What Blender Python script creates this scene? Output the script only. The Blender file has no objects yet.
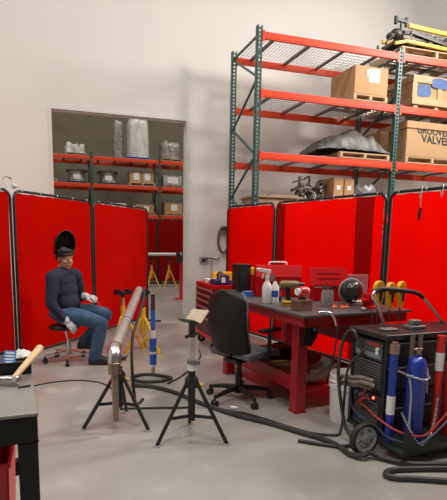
import bpy, bmesh, math, random
from mathutils import Vector, Matrix, Euler, noise
random.seed(7)
scene = bpy.context.scene
COL = scene.collection
PI = math.pi
V = Vector

# ------------------------------------------------------------------ materials
MATS = {}
def mat(name, col, rough=0.5, metal=0.0, var=0.12, scale=6.0, bump=0.0, bscale=30.0, trans=0.0, coat=0.0,
        emit=0.0, alpha=1.0, spec=0.5, col2=None, wear=None, glass=0.0, stretch=None):
    m = bpy.data.materials.new(name); m.use_nodes = True
    nt = m.node_tree; N = nt.nodes; L = nt.links
    b = N['Principled BSDF']
    tc = N.new('ShaderNodeTexCoord'); mp = N.new('ShaderNodeMapping')
    L.new(tc.outputs['Object'], mp.inputs['Vector'])
    if stretch: mp.inputs['Scale'].default_value = stretch
    nz = N.new('ShaderNodeTexNoise'); nz.inputs['Scale'].default_value = scale; nz.inputs['Detail'].default_value = 6
    L.new(mp.outputs['Vector'], nz.inputs['Vector'])
    rp = N.new('ShaderNodeValToRGB')
    c = V(col)
    lo = c * (1 - var); hi = V(col2) if col2 else c * (1 + var)
    rp.color_ramp.elements[0].position = 0.3; rp.color_ramp.elements[1].position = 0.7
    rp.color_ramp.elements[0].color = (*lo, 1); rp.color_ramp.elements[1].color = (*[min(1, x) for x in hi], 1)
    L.new(nz.outputs['Fac'], rp.inputs['Fac'])
    colout = rp.outputs['Color']
    if wear:   # (colour, scale, threshold): scuffs with a shape of their own
        n2 = N.new('ShaderNodeTexNoise'); n2.inputs['Scale'].default_value = wear[1]; n2.inputs['Detail'].default_value = 8
        L.new(mp.outputs['Vector'], n2.inputs['Vector'])
        r2 = N.new('ShaderNodeValToRGB'); r2.color_ramp.elements[0].position = wear[2]; r2.color_ramp.elements[1].position = min(1, wear[2] + 0.08)
        L.new(n2.outputs['Fac'], r2.inputs['Fac'])
        mx = N.new('ShaderNodeMixRGB'); L.new(r2.outputs['Color'], mx.inputs['Fac']); L.new(colout, mx.inputs['Color1'])
        mx.inputs['Color2'].default_value = (*wear[0], 1); colout = mx.outputs['Color']
    L.new(colout, b.inputs['Base Color'])
    b.inputs['Roughness'].default_value = rough; b.inputs['Metallic'].default_value = metal
    b.inputs['Specular IOR Level'].default_value = spec
    b.inputs['Coat Weight'].default_value = coat
    if glass: b.inputs['Transmission Weight'].default_value = glass
    if emit:
        L.new(colout, b.inputs['Emission Color']); b.inputs['Emission Strength'].default_value = emit
    if alpha < 1: b.inputs['Alpha'].default_value = alpha
    if bump:
        n3 = N.new('ShaderNodeTexNoise'); n3.inputs['Scale'].default_value = bscale; n3.inputs['Detail'].default_value = 4
        L.new(mp.outputs['Vector'], n3.inputs['Vector'])
        bp = N.new('ShaderNodeBump'); bp.inputs['Strength'].default_value = bump; bp.inputs['Distance'].default_value = 0.02
        L.new(n3.outputs['Fac'], bp.inputs['Height']); L.new(bp.outputs['Normal'], b.inputs['Normal'])
    if trans:
        out = N['Material Output']; tr = N.new('ShaderNodeBsdfTranslucent'); L.new(colout, tr.inputs['Color'])
        ms = N.new('ShaderNodeMixShader'); ms.inputs['Fac'].default_value = trans
        L.new(b.outputs['BSDF'], ms.inputs[1]); L.new(tr.outputs['BSDF'], ms.inputs[2]); L.new(ms.outputs['Shader'], out.inputs['Surface'])
    MATS[name] = m
    return m

M = MATS
mat('concrete', (.325, .305, .278), .30, var=.16, scale=1.6, bump=.06, bscale=9, wear=((.42, .40, .37), 3.2, .60))
mat('white_wall', (.74, .70, .65), .7, var=.03, scale=.8, bump=.03, bscale=60)
mat('olive_wall', (.205, .175, .12), .85, var=.12, scale=2.0, bump=.1, bscale=18)
mat('trim_white', (.70, .68, .64), .5, var=.03)
mat('vinyl', (.86, .013, .0008), .36, var=.06, scale=1.2, bump=.05, bscale=2.2, trans=.80, spec=.18)
mat('vinyl_strip', (.55, .006, .004), .36, var=.06, scale=1.5, bump=.05, bscale=3, trans=.6, spec=.18)
mat('frame_black', (.012, .012, .013), .4, var=.1)
mat('rack_orange', (.70, .055, .012), .45, var=.08, scale=3, spec=.35, wear=((.56, .12, .06), 7, .72))
mat('rack_green', (.035, .10, .085), .45, var=.15, scale=4, wear=((.16, .2, .18), 14, .70))
mat('galv', (.55, .54, .52), .4, metal=.6, var=.1)
mat('galv_dark', (.20, .19, .18), .5, metal=.5, var=.15)
mat('cardboard', (.50, .28, .13), .8, var=.07, scale=3, wear=((.42, .24, .11), 5, .66))
mat('cardboard_light', (.47, .285, .14), .8, var=.06, scale=3)
mat('pine', (.52, .335, .18), .7, var=.15, scale=3, stretch=(1, 8, 8))
mat('old_wood', (.36, .25, .16), .8, var=.25, scale=4, stretch=(1, 6, 6))
mat('paper', (.82, .80, .77), .7, var=.03)
mat('ink', (.02, .018, .018), .7, var=.1)
mat('blue_paint', (.05, .11, .27), .6, var=.2, scale=9)
mat('wrap', (.60, .58, .54), .28, var=.22, scale=7, bump=.35, bscale=14, stretch=(1, 1, .35))
mat('wrap_grey', (.30, .27, .24), .3, var=.5, scale=9, bump=.4, bscale=14)
mat('wrap_silver', (.42, .41, .39), .22, metal=.3, var=.4, scale=6, bump=.3, bscale=12)
mat('tarp', (.07, .061, .054), .5, var=.35, scale=5, bump=.4, bscale=9)
mat('grey_bag', (.22, .22, .23), .4, var=.4, scale=7, bump=.4, bscale=12)
mat('scrap_metal', (.22, .205, .19), .40, metal=.6, var=.4, scale=8)
mat('yellow', (.80, .44, .02), .42, var=.1, scale=5, wear=((.35, .22, .06), 9, .70))
mat('yellow_tape', (.85, .50, .01), .5, var=.05)
mat('dark_steel', (.075, .068, .062), .45, metal=.6, var=.3, scale=6)
mat('steel', (.60, .57, .54), .34, metal=.7, var=.18, scale=8, stretch=(1, 1, 1))
mat('stainless', (.62, .60, .58), .30, metal=1.0, var=.06)
mat('copper_steel', (.36, .235, .18), .30, metal=.8, var=.25, scale=8)
mat('bronze_tube', (.36, .24, .19), .36, metal=.7, var=.15)
mat('chrome', (.74, .73, .72), .22, metal=1.0, var=.03)
mat('black_metal', (.014, .014, .015), .38, var=.15)
mat('black_plastic', (.010, .010, .011), .45, spec=.35, var=.12, bump=.03, bscale=80)
mat('chair_shell', (.012, .010, .010), .42, spec=.3, var=.1, bump=.02, bscale=90)
mat('rubber', (.018, .017, .017), .7, var=.15)
mat('hose', (.03, .029, .027), .5, var=.2)
mat('grey_fabric', (.115, .118, .125), .85, var=.12, scale=60, bump=.15, bscale=160)
mat('tool_red', (.46, .005, .005), .42, var=.06, spec=.10)
mat('table_red', (.36, .012, .016), .38, var=.10, scale=4, wear=((.22, .01, .012), 9, .68))
mat('drawer_dark', (.035, .016, .017), .35, var=.1)
mat('alu', (.55, .53, .52), .3, metal=.8, var=.06)
mat('table_top', (.115, .105, .105), .40, metal=.35, var=.2, scale=5)
mat('bench_top', (.27, .255, .232), .38, metal=.3, var=.12, scale=4, wear=((.21, .20, .185), 6, .62))
mat('bench_black', (.011, .010, .009), .42, spec=.3, var=.15)
mat('hickory', (.70, .47, .24), .45, var=.1, scale=9, stretch=(1, 1, 8))
mat('bright_red', (.62, .012, .014), .35, var=.05)
mat('card_blue', (.045, .26, .66), .5, var=.06)
mat('cloth_white', (.70, .66, .62), .85, var=.08, bump=.2, bscale=50)
mat('navy_plastic', (.02, .03, .15), .4, var=.1)
mat('blue_plastic', (.03, .11, .45), .4, var=.08)
mat('white_plastic', (.78, .76, .75), .35, var=.03)
mat('bucket_white', (.84, .80, .79), .4, var=.05, scale=3, wear=((.58, .53, .50), 8, .68))
mat('glass_clear', (.75, .77, .76), .06, var=.02, glass=.8)
mat('olive_tool', (.22, .16, .06), .5, var=.2)
mat('orange_plastic', (.75, .16, .05), .4, var=.15)
mat('pink_card', (.60, .18, .20), .5, var=.05)
mat('cyl_blue', (.012, .035, .30), .32, var=.08, coat=.3)
mat('cyl_red', (.60, .022, .012), .35, var=.08, coat=.2)
mat('tube_grey', (.15, .125, .105), .45, var=.1)
mat('welder_navy', (.012, .016, .032), .4, var=.15)
mat('welder_panel', (.07, .085, .085), .4, var=.1)
mat('panel_stripe', (.22, .27, .30), .4, var=.05)
mat('vent_grey', (.14, .135, .13), .5, var=.1)
mat('plate_green', (.018, .026, .018), .5, var=.2)
mat('leather', (.20, .16, .12), .8, var=.3, scale=20, bump=.3, bscale=40)
mat('lead_red', (.48, .035, .03), .5, var=.1)
mat('lead_blue', (.05, .055, .12), .5, var=.1)
mat('led_red', (1.0, .12, .05), .4, var=0, emit=6)
mat('brown_hose', (.17, .045, .025), .5, var=.2)
mat('tan_hose', (.42, .22, .07), .6, var=.2)
mat('skin', (.46, .22, .15), .5, var=.08, scale=20)
mat('shirt', (.016, .016, .036), .9, var=.2, scale=14, bump=.25, bscale=26)
mat('print_grey', (.10, .10, .13), .9, var=.3, scale=30)
mat('denim', (.045, .085, .15), .9, var=.25, scale=16, bump=.25, bscale=30)
mat('boot', (.014, .013, .013), .5, var=.2)
mat('glove', (.50, .48, .47), .8, var=.12, scale=40, bump=.2, bscale=60)
mat('hair', (.018, .012, .010), .7, var=.2)
mat('eye_white', (.7, .68, .65), .3, var=.02)
mat('lip', (.30, .10, .08), .5, var=.05)
mat('helmet', (.013, .012, .013), .30, var=.05, coat=.2)
mat('grey_plastic', (.33, .32, .31), .5, var=.06)
mat('tan_reflection_metal', (.56, .44, .32), .45, metal=.3, var=.1)  # tan puts the V-head wing's beige reflection into its colour
mat('room_floor_strip', (.42, .40, .36), .6, var=.1)

# ------------------------------------------------------------------ mesh builder
def basis(d):
    d = V(d).normalized()
    a = V((0, 0, 1)) if abs(d.z) < .95 else V((1, 0, 0))
    u = d.cross(a).normalized(); w = d.cross(u).normalized()
    return d, u, w

class MB:
    def __init__(s): s.v = []; s.f = []; s.sm = []
    def add(s, vs, fs, smooth=False):
        o = len(s.v); s.v += [V(p) for p in vs]
        for f in fs: s.f.append([i + o for i in f]); s.sm.append(smooth)
        return s
    def box(s, c, size, rz=0, rot=None):
        x, y, z = [k / 2 for k in size]
        R = rot if rot is not None else Matrix.Rotation(rz, 3, 'Z')
        vs = [V(c) + R @ V((a * x, b * y, d * z)) for a, b, d in ((-1,-1,-1),(1,-1,-1),(1,1,-1),(-1,1,-1),(-1,-1,1),(1,-1,1),(1,1,1),(-1,1,1))]
        return s.add(vs, [(0,3,2,1),(4,5,6,7),(0,1,5,4),(1,2,6,5),(2,3,7,6),(3,0,4,7)])
    def mm(s, lo, hi):
        return s.box([(a + b) / 2 for a, b in zip(lo, hi)], [abs(b - a) for a, b in zip(lo, hi)])
    def bar(s, a, b, w, h=None, up=(0, 0, 1)):
        a, b = V(a), V(b); d = (b - a); l = d.length; d = d / l; h = h or w
        up = V(up)
        if abs(d.dot(up)) > .98: up = V((0, 1, 0)) if abs(d.y) < .9 else V((1, 0, 0))
        x = d.cross(up).normalized(); z = x.cross(d).normalized()
        R = Matrix((x, d, z)).transposed()
        return s.box((a + b) / 2, (w, l, h), rot=R)
    def cyl(s, a, b, r, r2=None, n=16, cap=True, smooth=True):
        a, b = V(a), V(b); r2 = r if r2 is None else r2
        d, u, w = basis(b - a)
        vs = []
        for k in range(n):
            t = 2 * PI * k / n; e = u * math.cos(t) + w * math.sin(t)
            vs += [a + e * r, b + e * r2]
        fs = [(2*k, 2*((k+1) % n), 2*((k+1) % n)+1, 2*k+1) for k in range(n)]
        s.add(vs, fs, smooth)
        if cap:
            s.add([vs[2*k] for k in range(n)], [list(range(n))[::-1]])
            s.add([vs[2*k+1] for k in range(n)], [list(range(n))])
        return s
    def tube(s, pts, r, n=8, closed=False, cap=True):
        P = [V(p) for p in pts]; m = len(P)
        rr = r if isinstance(r, (list, tuple)) else [r] * m
        tang = []
        for i in range(m):
            if closed: t = P[(i+1) % m] - P[i-1]
            else: t = P[min(i+1, m-1)] - P[max(i-1, 0)]
            tang.append(t.normalized())
        d, u, w = basis(tang[0]); vs = []
        for i in range(m):
            t = tang[i]
            u = (u - t * u.dot(t)).normalized(); w = t.cross(u)
            for k in range(n):
                a = 2 * PI * k / n; vs.append(P[i] + (u * math.cos(a) + w * math.sin(a)) * rr[i])
        fs = []
        for i in range(m if closed else m - 1):
            j = (i + 1) % m
            for k in range(n): fs.append((i*n+k, i*n+(k+1) % n, j*n+(k+1) % n, j*n+k))
        s.add(vs, fs, True)
        if cap and not closed:
            s.add(vs[:n], [list(range(n))[::-1]]); s.add(vs[-n:], [list(range(n))])
        return s
    def lathe(s, prof, c=(0, 0, 0), n=24, axis=(0, 0, 1), smooth=True, ang=2 * PI):
        d, u, w = basis(axis); c = V(c); m = len(prof); vs = []
        full = abs(ang - 2 * PI) < 1e-6; nn = n if full else n + 1
        for k in range(nn):
            t = ang * k / n; e = u * math.cos(t) + w * math.sin(t)
            for r, z in prof: vs.append(c + e * r + d * z)
        fs = []
        for k in range(n):
            k2 = (k + 1) % nn
            for i in range(m - 1): fs.append((k*m+i, k2*m+i, k2*m+i+1, k*m+i+1))
        return s.add(vs, fs, smooth)
    def ball(s, c, r, n=16, m=10, rot=None, z0=-1, z1=1):
        rx, ry, rz = r if isinstance(r, (list, tuple)) else (r, r, r)
        vs = []; R = rot or Matrix.Identity(3)
        for j in range(m + 1):
            ph = -PI/2 + PI * j / m
            for k in range(n):
                t = 2 * PI * k / n
                vs.append(V(c) + R @ V((rx * math.cos(ph) * math.cos(t), ry * math.cos(ph) * math.sin(t), rz * math.sin(ph))))
        fs = [(j*n+k, j*n+(k+1) % n, (j+1)*n+(k+1) % n, (j+1)*n+k) for j in range(m) for k in range(n)]
        return s.add(vs, fs, True)
    def prism(s, poly, a, b, smooth=False):
        """poly: list of 3D points; extruded along vector b-a (a ignored if zero)."""
        e = V(b) - V(a); n = len(poly); P = [V(p) for p in poly]
        vs = P + [p + e for p in P]
        fs = [list(range(n))[::-1], list(range(n, 2*n))] + [(i, (i+1) % n, n+(i+1) % n, n+i) for i in range(n)]
        return s.add(vs, fs, smooth)
    def sheet(s, fn, nu, nv, th=0.0, tdir=None):
        P = [[V(fn(i / nu, j / nv)) for j in range(nv + 1)] for i in range(nu + 1)]
        vs = [p for r in P for p in r]; w = nv + 1
        fs = [(i*w+j, (i+1)*w+j, (i+1)*w+j+1, i*w+j+1) for i in range(nu) for j in range(nv)]
        if th:
            t = V(tdir) * th; k = len(vs); vs2 = [p + t for p in vs]
            fs2 = [[x + k for x in f][::-1] for f in fs]
            rim = [(i*w) for i in range(nu+1)] + [nu*w+j for j in range(1, nv+1)] + [i*w+nv for i in range(nu-1, -1, -1)] + [j for j in range(nv-1, 0, -1)]
            fr = [(rim[q], rim[(q+1) % len(rim)], rim[(q+1) % len(rim)]+k, rim[q]+k) for q in range(len(rim))]
            return s.add(vs + vs2, fs + fs2 + fr, True)
        return s.add(vs, fs, True)
    def build(s, name, material, parent=None, bevel=0, seg=2, loc=None, rz=0, angle=40, recalc=True):
        me = bpy.data.meshes.new(name)
        me.from_pydata([tuple(p) for p in s.v], [], s.f)
        me.polygons.foreach_set('use_smooth', s.sm)
        if recalc:
            bm = bmesh.new(); bm.from_mesh(me)
            bmesh.ops.remove_doubles(bm, verts=bm.verts, dist=1e-5)
            bmesh.ops.recalc_face_normals(bm, faces=bm.faces); bm.to_mesh(me); bm.free()
        me.update()
        if any(s.sm): me.set_sharp_from_angle(angle=math.radians(angle))
        me.materials.append(M[material] if isinstance(material, str) else material)
        o = bpy.data.objects.new(name, me); COL.objects.link(o)
        if parent: o.parent = parent
        if loc: o.location = loc
        if rz: o.rotation_euler.z = rz
        if bevel:
            b = o.modifiers.new('bevel', 'BEVEL'); b.width = bevel; b.segments = seg; b.limit_method = 'ANGLE'; b.angle_limit = math.radians(50)
        return o

def tag(o, label, cat, group=None, kind=None):
    if label: o['label'] = label
    if cat: o['category'] = cat
    if group: o['group'] = group
    if kind: o['kind'] = kind
    return o
def thing(name, label, cat, loc=(0, 0, 0), rz=0, group=None):
    o = bpy.data.objects.new(name, None); COL.objects.link(o); o.empty_display_size = .1
    o.location = loc; o.rotation_euler.z = rz
    return tag(o, label, cat, group)
def struct(o): o['kind'] = 'structure'; return o
def kids(o): return [c for c in COL.objects if c.parent == o]
def copy_tree(o, parent=None):
    ch = kids(o)
    c = o.copy(); COL.objects.link(c); c.parent = parent
    for k in ch: copy_tree(k, c)
    return c
def dup(o, label, loc, rz=None, group=None):
    c = copy_tree(o); c.location = loc
    if rz is not None: c.rotation_euler.z = rz
    c['label'] = label
    if group: c['group'] = group
    return c
def spline(pts, k=8, closed=False):
    P = [V(p) if len(p) == 3 else V((p[0], p[1], 0)) for p in pts]; n = len(P); out = []
    rng = range(n) if closed else range(n - 1)
    for i in rng:
        if closed: a, b, c, d = P[i-1], P[i], P[(i+1) % n], P[(i+2) % n]
        else: a, b, c, d = P[max(i-1, 0)], P[i], P[i+1], P[min(i+2, n-1)]
        for j in range(k):
            t = j / k; t2 = t*t; t3 = t2*t
            out.append(.5 * ((2*b) + (c - a)*t + (2*a - 5*b + 4*c - d)*t2 + (3*b - a - 3*c + d)*t3))
    if not closed: out.append(P[-1])
    return out
def evaluated_mesh(o):
    dg = bpy.context.evaluated_depsgraph_get(); dg.update()
    return bpy.data.meshes.new_from_object(o.evaluated_get(dg))
def remeshed(mb, name, material, parent, voxel, smooth=4, deform=None):
    """the closed shapes in mb grown together into one continuous surface"""
    o = mb.build(name, material, None, recalc=False)
    r = o.modifiers.new('r', 'REMESH'); r.mode = 'VOXEL'; r.voxel_size = voxel
    s = o.modifiers.new('s', 'SMOOTH'); s.factor = .5; s.iterations = smooth
    bpy.context.view_layer.update()
    me = evaluated_mesh(o)
    o.modifiers.clear(); o.data = me
    if deform:
        for v in me.vertices: v.co = deform(v.co)
    for p in me.polygons: p.use_smooth = True
    if not me.materials: me.materials.append(M[material])
    o.parent = parent
    return o
def text_part(name, txt, size, material, parent, loc, rot, ext=.001, shear=0, bold=0):
    cu = bpy.data.curves.new(name, 'FONT'); cu.body = txt; cu.size = size; cu.extrude = ext; cu.align_x = 'CENTER'; cu.align_y = 'CENTER'
    cu.shear = shear; cu.offset = bold
    t = bpy.data.objects.new('tmp_text', cu); COL.objects.link(t); bpy.context.view_layer.update()
    me = evaluated_mesh(t); bpy.data.objects.remove(t)
    me.name = name; me.materials.clear(); me.materials.append(M[material])
    o = bpy.data.objects.new(name, me); COL.objects.link(o); o.parent = parent; o.location = loc; o.rotation_euler = rot
    return o

# ------------------------------------------------------------------ the setting
DOOR_L, DOOR_R, DOOR_TOP, WALL_Y, WT = -.01, 2.35, 3.60, 9.4, .22
struct(MB().mm((-9, -3, -.1), (13, 19.2, 0)).build('floor', 'concrete'))
w = MB()
w.mm((-9, WALL_Y, 0), (DOOR_L, WALL_Y + WT, 9)); w.mm((DOOR_R, WALL_Y, 0), (13, WALL_Y + WT, 9)); w.mm((DOOR_L, WALL_Y, DOOR_TOP), (DOOR_R, WALL_Y + WT, 9))
struct(w.build('wall_back', 'white_wall'))
struct(MB().mm((-9, 19.0, 0), (13, 19.2, 9)).build('wall_rear_room', 'olive_wall'))
struct(MB().mm((-9.2, -3, 0), (-9, 19.2, 9)).build('wall_left', 'white_wall'))
struct(MB().mm((13, -3, 0), (13.2, 19.2, 9)).build('wall_right', 'white_wall'))
# thin steel edge around the opening
t = MB(); t.mm((DOOR_L - .05, WALL_Y - .012, DOOR_TOP), (DOOR_R + .05, WALL_Y - .001, DOOR_TOP + .04)); t.mm((DOOR_R, WALL_Y - .012, 0), (DOOR_R + .05, WALL_Y - .001, DOOR_TOP)); t.mm((DOOR_L - .05, WALL_Y - .012, 0), (DOOR_L, WALL_Y - .001, DOOR_TOP))
struct(t.build('trim_1', 'trim_white'))

# ------------------------------------------------------------------ pallet racks
def post(parent, x, y, h, ydir=-1):
    """a perforated rack post: front face of two strips with rungs between teardrop holes, side webs, base plate"""
    m = MB(); wd, dp, th = .085, .075, .005
    fy = y
    m.mm((x - wd/2, fy, 0), (x - .016, fy + th, h)); m.mm((x + .016, fy, 0), (x + wd/2, fy + th, h))
    k = 0
    while k * .06 < h: m.mm((x - .016, fy, k*.06), (x + .016, fy + th, min(h, k*.06 + .030))); k += 1
    m.mm((x - wd/2, fy, 0), (x - wd/2 + th, fy + dp, h)); m.mm((x + wd/2 - th, fy, 0), (x + wd/2, fy + dp, h))
    m.mm((x - wd/2 - .03, fy - .02, 0), (x + wd/2 + .03, fy + dp + .02, .008))
    return m.build('post', 'rack_green', parent, recalc=False)
def beam(parent, x0, x1, y, ztop, hgt=.115):
    m = MB()
    m.mm((x0, y, ztop - hgt), (x1, y + .045, ztop - .03)); m.mm((x0, y + .022, ztop - .03), (x1, y + .045, ztop))
    m.mm((x0, y - .004, ztop - hgt + .02), (x1, y, ztop - .055))
    o = m.build('beam', 'rack_orange', parent, bevel=.004)
    for xx, s in ((x0, 1), (x1, -1)): MB().mm((xx - .005, y - .006, ztop - hgt - .04), (xx + s*.03, y - .0045, ztop + .01)).build('end_plate', 'rack_orange', o)
    return o
def rack(name, label, xs, y0, y1, levels, h, x_in=None):
    r = thing(name, label, 'pallet rack')
    for x in xs:
        post(r, x, y0, h); post(r, x, y1 - .075, h)
        z = h - .15; flip = False; m = MB()
        m.bar((x, y0 + .06, h - .12), (x, y1 - .05, h - .12), .03, .03)
        ya, yb = y1 - .05, y0 + .05
        while z > .7:
            m.bar((x, ya, z), (x, yb, z - .58), .03, .03); ya, yb = yb, ya; z -= .58
        m.build('brace', 'rack_green', r)
    for a, b in zip(xs[:-1], xs[1:]):
        for z in levels:
            beam(r, a + .045, b - .045, y0 - .004, z); beam(r, a + .045, b - .045, y1 - .045, z)
            n = 4
            for k in range(n):
                xx = a + (b - a) * (k + .5) / n
                MB().mm((xx - .03, y0 + .045, z - .035), (xx + .03, y1 - .045, z - .008)).build('deck_support', 'galv_dark', r)
            wv = MB(); xx = a + .06
            while xx < b - .05: wv.mm((xx, y0 + .02, z + .001), (xx + .006, y1 - .02, z + .007)); xx += .062
            yy = y0 + .06
            while yy < y1 - .03: wv.mm((a + .05, yy, z + .006), (b - .05, yy + .006, z + .012)); yy += .115
            wv.build('wire_deck', 'galv', r, recalc=False)
    return r
RX = [3.04, 5.60, 8.16]
LV = [1.93, 2.835, 3.77, 4.605]
RY0, RY1 = 7.60, 8.83
rack('pallet_rack', 'tall orange and green pallet rack with wire decks behind the red screens on the right', RX, RY0, RY1, LV, 4.68)
BX = [-1.03, 1.11, 3.25, 5.39]
BY0, BY1 = 16.5, 17.6
BL = [2.20, 3.11, 3.94]
rack('pallet_rack', 'orange and green pallet rack far back, seen through the wall opening', BX, BY0, BY1, BL, 4.05)

# ------------------------------------------------------------------ pallets and loads
def pallet_mesh(w, d, h=.115, m_=None):
    m = m_ or MB()
    n = 6
    for k in range(n):
        y = -d/2 + d/n * (k + .5); m.box((0, y, h - .009), (w, d/n * .78, .018))
    for x in (-w/2 + .03, 0, w/2 - .03): m.box((x, 0, h/2), (.045, d, h - .036))
    for y in (-d/2 + .05, 0, d/2 - .05): m.box((0, y, .009), (w, .09, .018))
    return m
def pallet(loc, w, d, label, h=.115, material='pine', rz=0, group=None):
    p = thing('pallet', label, 'pallet', loc, rz, group)
    n = MB(); k = 6
    for i in range(k): n.box((0, -d/2 + d/k * (i + .5), h - .009), (w, d/k * .78, .018))
    n.build('deck_board', material, p)
    for x in (-w/2 + .03, 0, w/2 - .03): MB().box((x, 0, h/2), (.05, d, h - .036)).build('stringer', material, p)
    b = MB()
    for y in (-d/2 + .05, 0, d/2 - .05): b.box((0, y, .009), (w, .09, .018))
    b.build('bottom_board', material, p)
    return p
def carton(loc, size, label, rz=0, material='cardboard', name='cardboard_box', paper=None, seam=True, group=None, cat='box'):
    w, d, h = size
    c = thing(name, label, cat, loc, rz, group)
    MB().mm((-w/2, -d/2, 0), (w/2, d/2, h)).build('carton', material, c, bevel=.008)
    if seam:
        MB().mm((-.03, -d/2 - .001, h - .1), (.03, -d/2, h - .002)).build('tape', 'cardboard_light', c)
    for (x, z, pw, ph) in (paper or []):
        MB().mm((x - pw/2, -d/2 - .003, z - ph/2), (x + pw/2, -d/2 - .0005, z + ph/2)).build('paper_label', 'paper', c)
    return c
def wrinkled(loc, w, d, h, label, material, name, cat, seed=0, round_=.3, n=28, rough=.04, group=None, top=None, rz=0):
    """a load under film: rounded block with folds"""
    m = MB(); vs = []; fs = []; rows = 16
    for j in range(rows + 1):
        t = j / rows
        for k in range(n):
            a = 2 * PI * k / n; c, s = math.cos(a), math.sin(a)
            e = round_
            rr = 1 / (abs(c)**(2/e) + abs(s)**(2/e))**(e/2)
            z = t * h
            fold = noise.noise(V((c*2.2 + seed, s*2.2, t*1.1))) * rough + noise.noise(V((c*7 + seed, s*7, t*3))) * rough * .6
            taper = 1 - .06 * t - (.18 * max(0, (t - .8) / .2)**2)
            zz = z + (noise.noise(V((c*3 + seed, s*3, 5))) * rough * 2.2 if t > .75 else 0)
            if top and t > .6: zz += top(c, s) * (t - .6) / .4
            vs.append((w/2 * (c * rr * taper) * (1 + fold*3), d/2 * (s * rr * taper) * (1 + fold*3), zz))
    for j in range(rows):
        for k in range(n): fs.append((j*n+k, j*n+(k+1) % n, (j+1)*n+(k+1) % n, (j+1)*n+k))
    ci = len(vs); vs.append((0, 0, h * .98)); cb = len(vs); vs.append((0, 0, 0))
    for k in range(n): fs.append((rows*n+k, rows*n+(k+1) % n, ci)); fs.append(((k+1) % n, k, cb))
    m.add(vs, fs, True)
    o = m.build(name, material, None, loc=loc, rz=rz, angle=70)
    return tag(o, label, cat, group)

# --- big rack, second shelf: carton on pallet, plywood crate
z2 = LV[2] + .013
pallet((5.07, 8.02, z2), .66, .80, 'pale wooden pallet under the brown carton on the second rack shelf', .105)
carton((5.07, 8.02, z2 + .106), (.64, .78, .44), 'plain brown carton with a white sheet, on a pallet high on the rack', paper=[(.05, .30, .21, .21), (-.07, .33, .05, .1)])
cr = thing('wooden_crate', 'plywood crate with pine battens and blue paint blotches high on the rack', 'crate', (6.72, 8.15, z2))
CW, CD, CH = 1.5, .86, .48
MB().mm((-CW/2 + .02, -CD/2 + .02, .08), (CW/2 - .02, CD/2 - .02, .08 + CH)).build('panel', 'cardboard', cr)
fr = MB()
for z, hh in ((.08 + .055, .11), (.08 + CH - .06, .12)): fr.box((0, -CD/2 + .01, z), (CW, .025, hh))
for x in (-CW/2 + .045, -.17, .35, CW/2 - .045): fr.box((x, -CD/2 + .011, .08 + CH/2), (.09, .022, CH))
fr.box((-CW/2 + .01, 0, .08 + .05), (.02, CD, .1)); fr.box((-CW/2 + .01, 0, .08 + CH - .05), (.02, CD, .1))
fr.build('batten', 'pine', cr)
for x in (-CW/2 + .1, -.2, .4, CW/2 - .1): MB().box((x, 0, .04), (.08, CD - .05, .08)).build('skid', 'pine', cr)
bl = MB()
def blotch(m, cx, cz, rx, rz, y, seed):
    n = 26; pts = []
    for k in range(n):
        a = 2*PI*k/n; q = 1 + .16 * noise.noise(V((math.cos(a)*1.8 + seed, math.sin(a)*1.8, 0)))
        ex = .5; c, s_ = math.cos(a), math.sin(a); rr = 1 / (abs(c)**(2/ex) + abs(s_)**(2/ex))**(ex/2)
        pts.append((cx + rx*q*c*rr, y, cz + rz*q*s_*rr))
    m.prism(pts, (0, 0, 0), (0, -.002, 0))
blotch(bl, -.50, .08 + .24, .15, .105, -CD/2 + .0195, 1.5)
blotch(bl, -.18, .08 + .38, .17, .085, -CD/2 - .003, 4.2)
bl.build('blue_blotch', 'blue_paint', cr)
# dark bundles behind the second shelf
for i, (x, y, sx, sy, sz, mt, lab) in enumerate([(5.80, 8.45, .26, .42, .36, 'old_wood', 'brown wooden box in the gloom behind the rack post, second shelf'),
                                              (3.55, 8.55, 0, 0, 0, '', '')][:1]):
    carton((x, y, z2), (sx, sy, sz), lab, material=mt, seam=False, name='wooden_box')
# --- third shelf: tarp-covered load on a pallet, gaylord box
z3 = LV[1] + .013
pallet((5.03, 8.02, z3), .98, .80, 'worn wooden pallet under the grey tarpaulin load', .1)
def tarp(u, v):
    x = -.84 + 1.40 * u; y = -.37 + .74 * v
    e = max(0, 1 - abs((u - .57) / .43)**2.4) if u > .57 else max(0, 1 - ((.57 - u) / .57)**1.7)
    f = max(0, 1 - abs(2*v - 1)**6.0)
    z = .34 * e**.75 * (.10 + .90 * f) + .02
    z += (.06 * noise.noise(V((x*4, y*4, 2))) + .045 * noise.noise(V((x*9 + y*6, y*8, 7))) + .02 * noise.noise(V((x*20, y*16, 1)))) * (.3 + f)
    yy = y - .04 * (1 - f) * (1 if v < .5 else -1) * noise.noise(V((x*6, 1, 1)))
    return (x, yy, max(.004, z))
tp = MB().sheet(tarp, 70, 40, -.012, (0, 0, 1))
tp = tp.build('tarpaulin_load', 'tarp', None, loc=(4.98, 8.02, z3 + .104), angle=80)
tag(tp, 'grey crumpled tarpaulin humped over a load on the third rack shelf', 'tarpaulin')
carton((5.735, 8.36, z3), (.19, .5, .60), 'brown cardboard sheets standing in shade behind the green rack post', material='cardboard', seam=False)
pallet((6.43, 8.06, z3), 1.16, .86, 'pine pallet under the tall open carton with marker writing', .115)
gy = thing('gaylord_box', 'large tan carton with black marker writing, on the third rack shelf', 'box', (6.43, 8.06, z3 + .116))
MB().mm((-.58, -.42, 0), (.58, .42, .48)).build('carton', 'cardboard_light', gy, bevel=.006)
MB().mm((-.60, -.44, .47), (.60, .44, .585)).build('lid', 'cardboard_light', gy, bevel=.006)
text_part('marker_writing', 'GROOVED', .15, 'ink', gy, (.0, -.4215, .435), (PI/2, .03, 0), shear=-.1, bold=.004)
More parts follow.
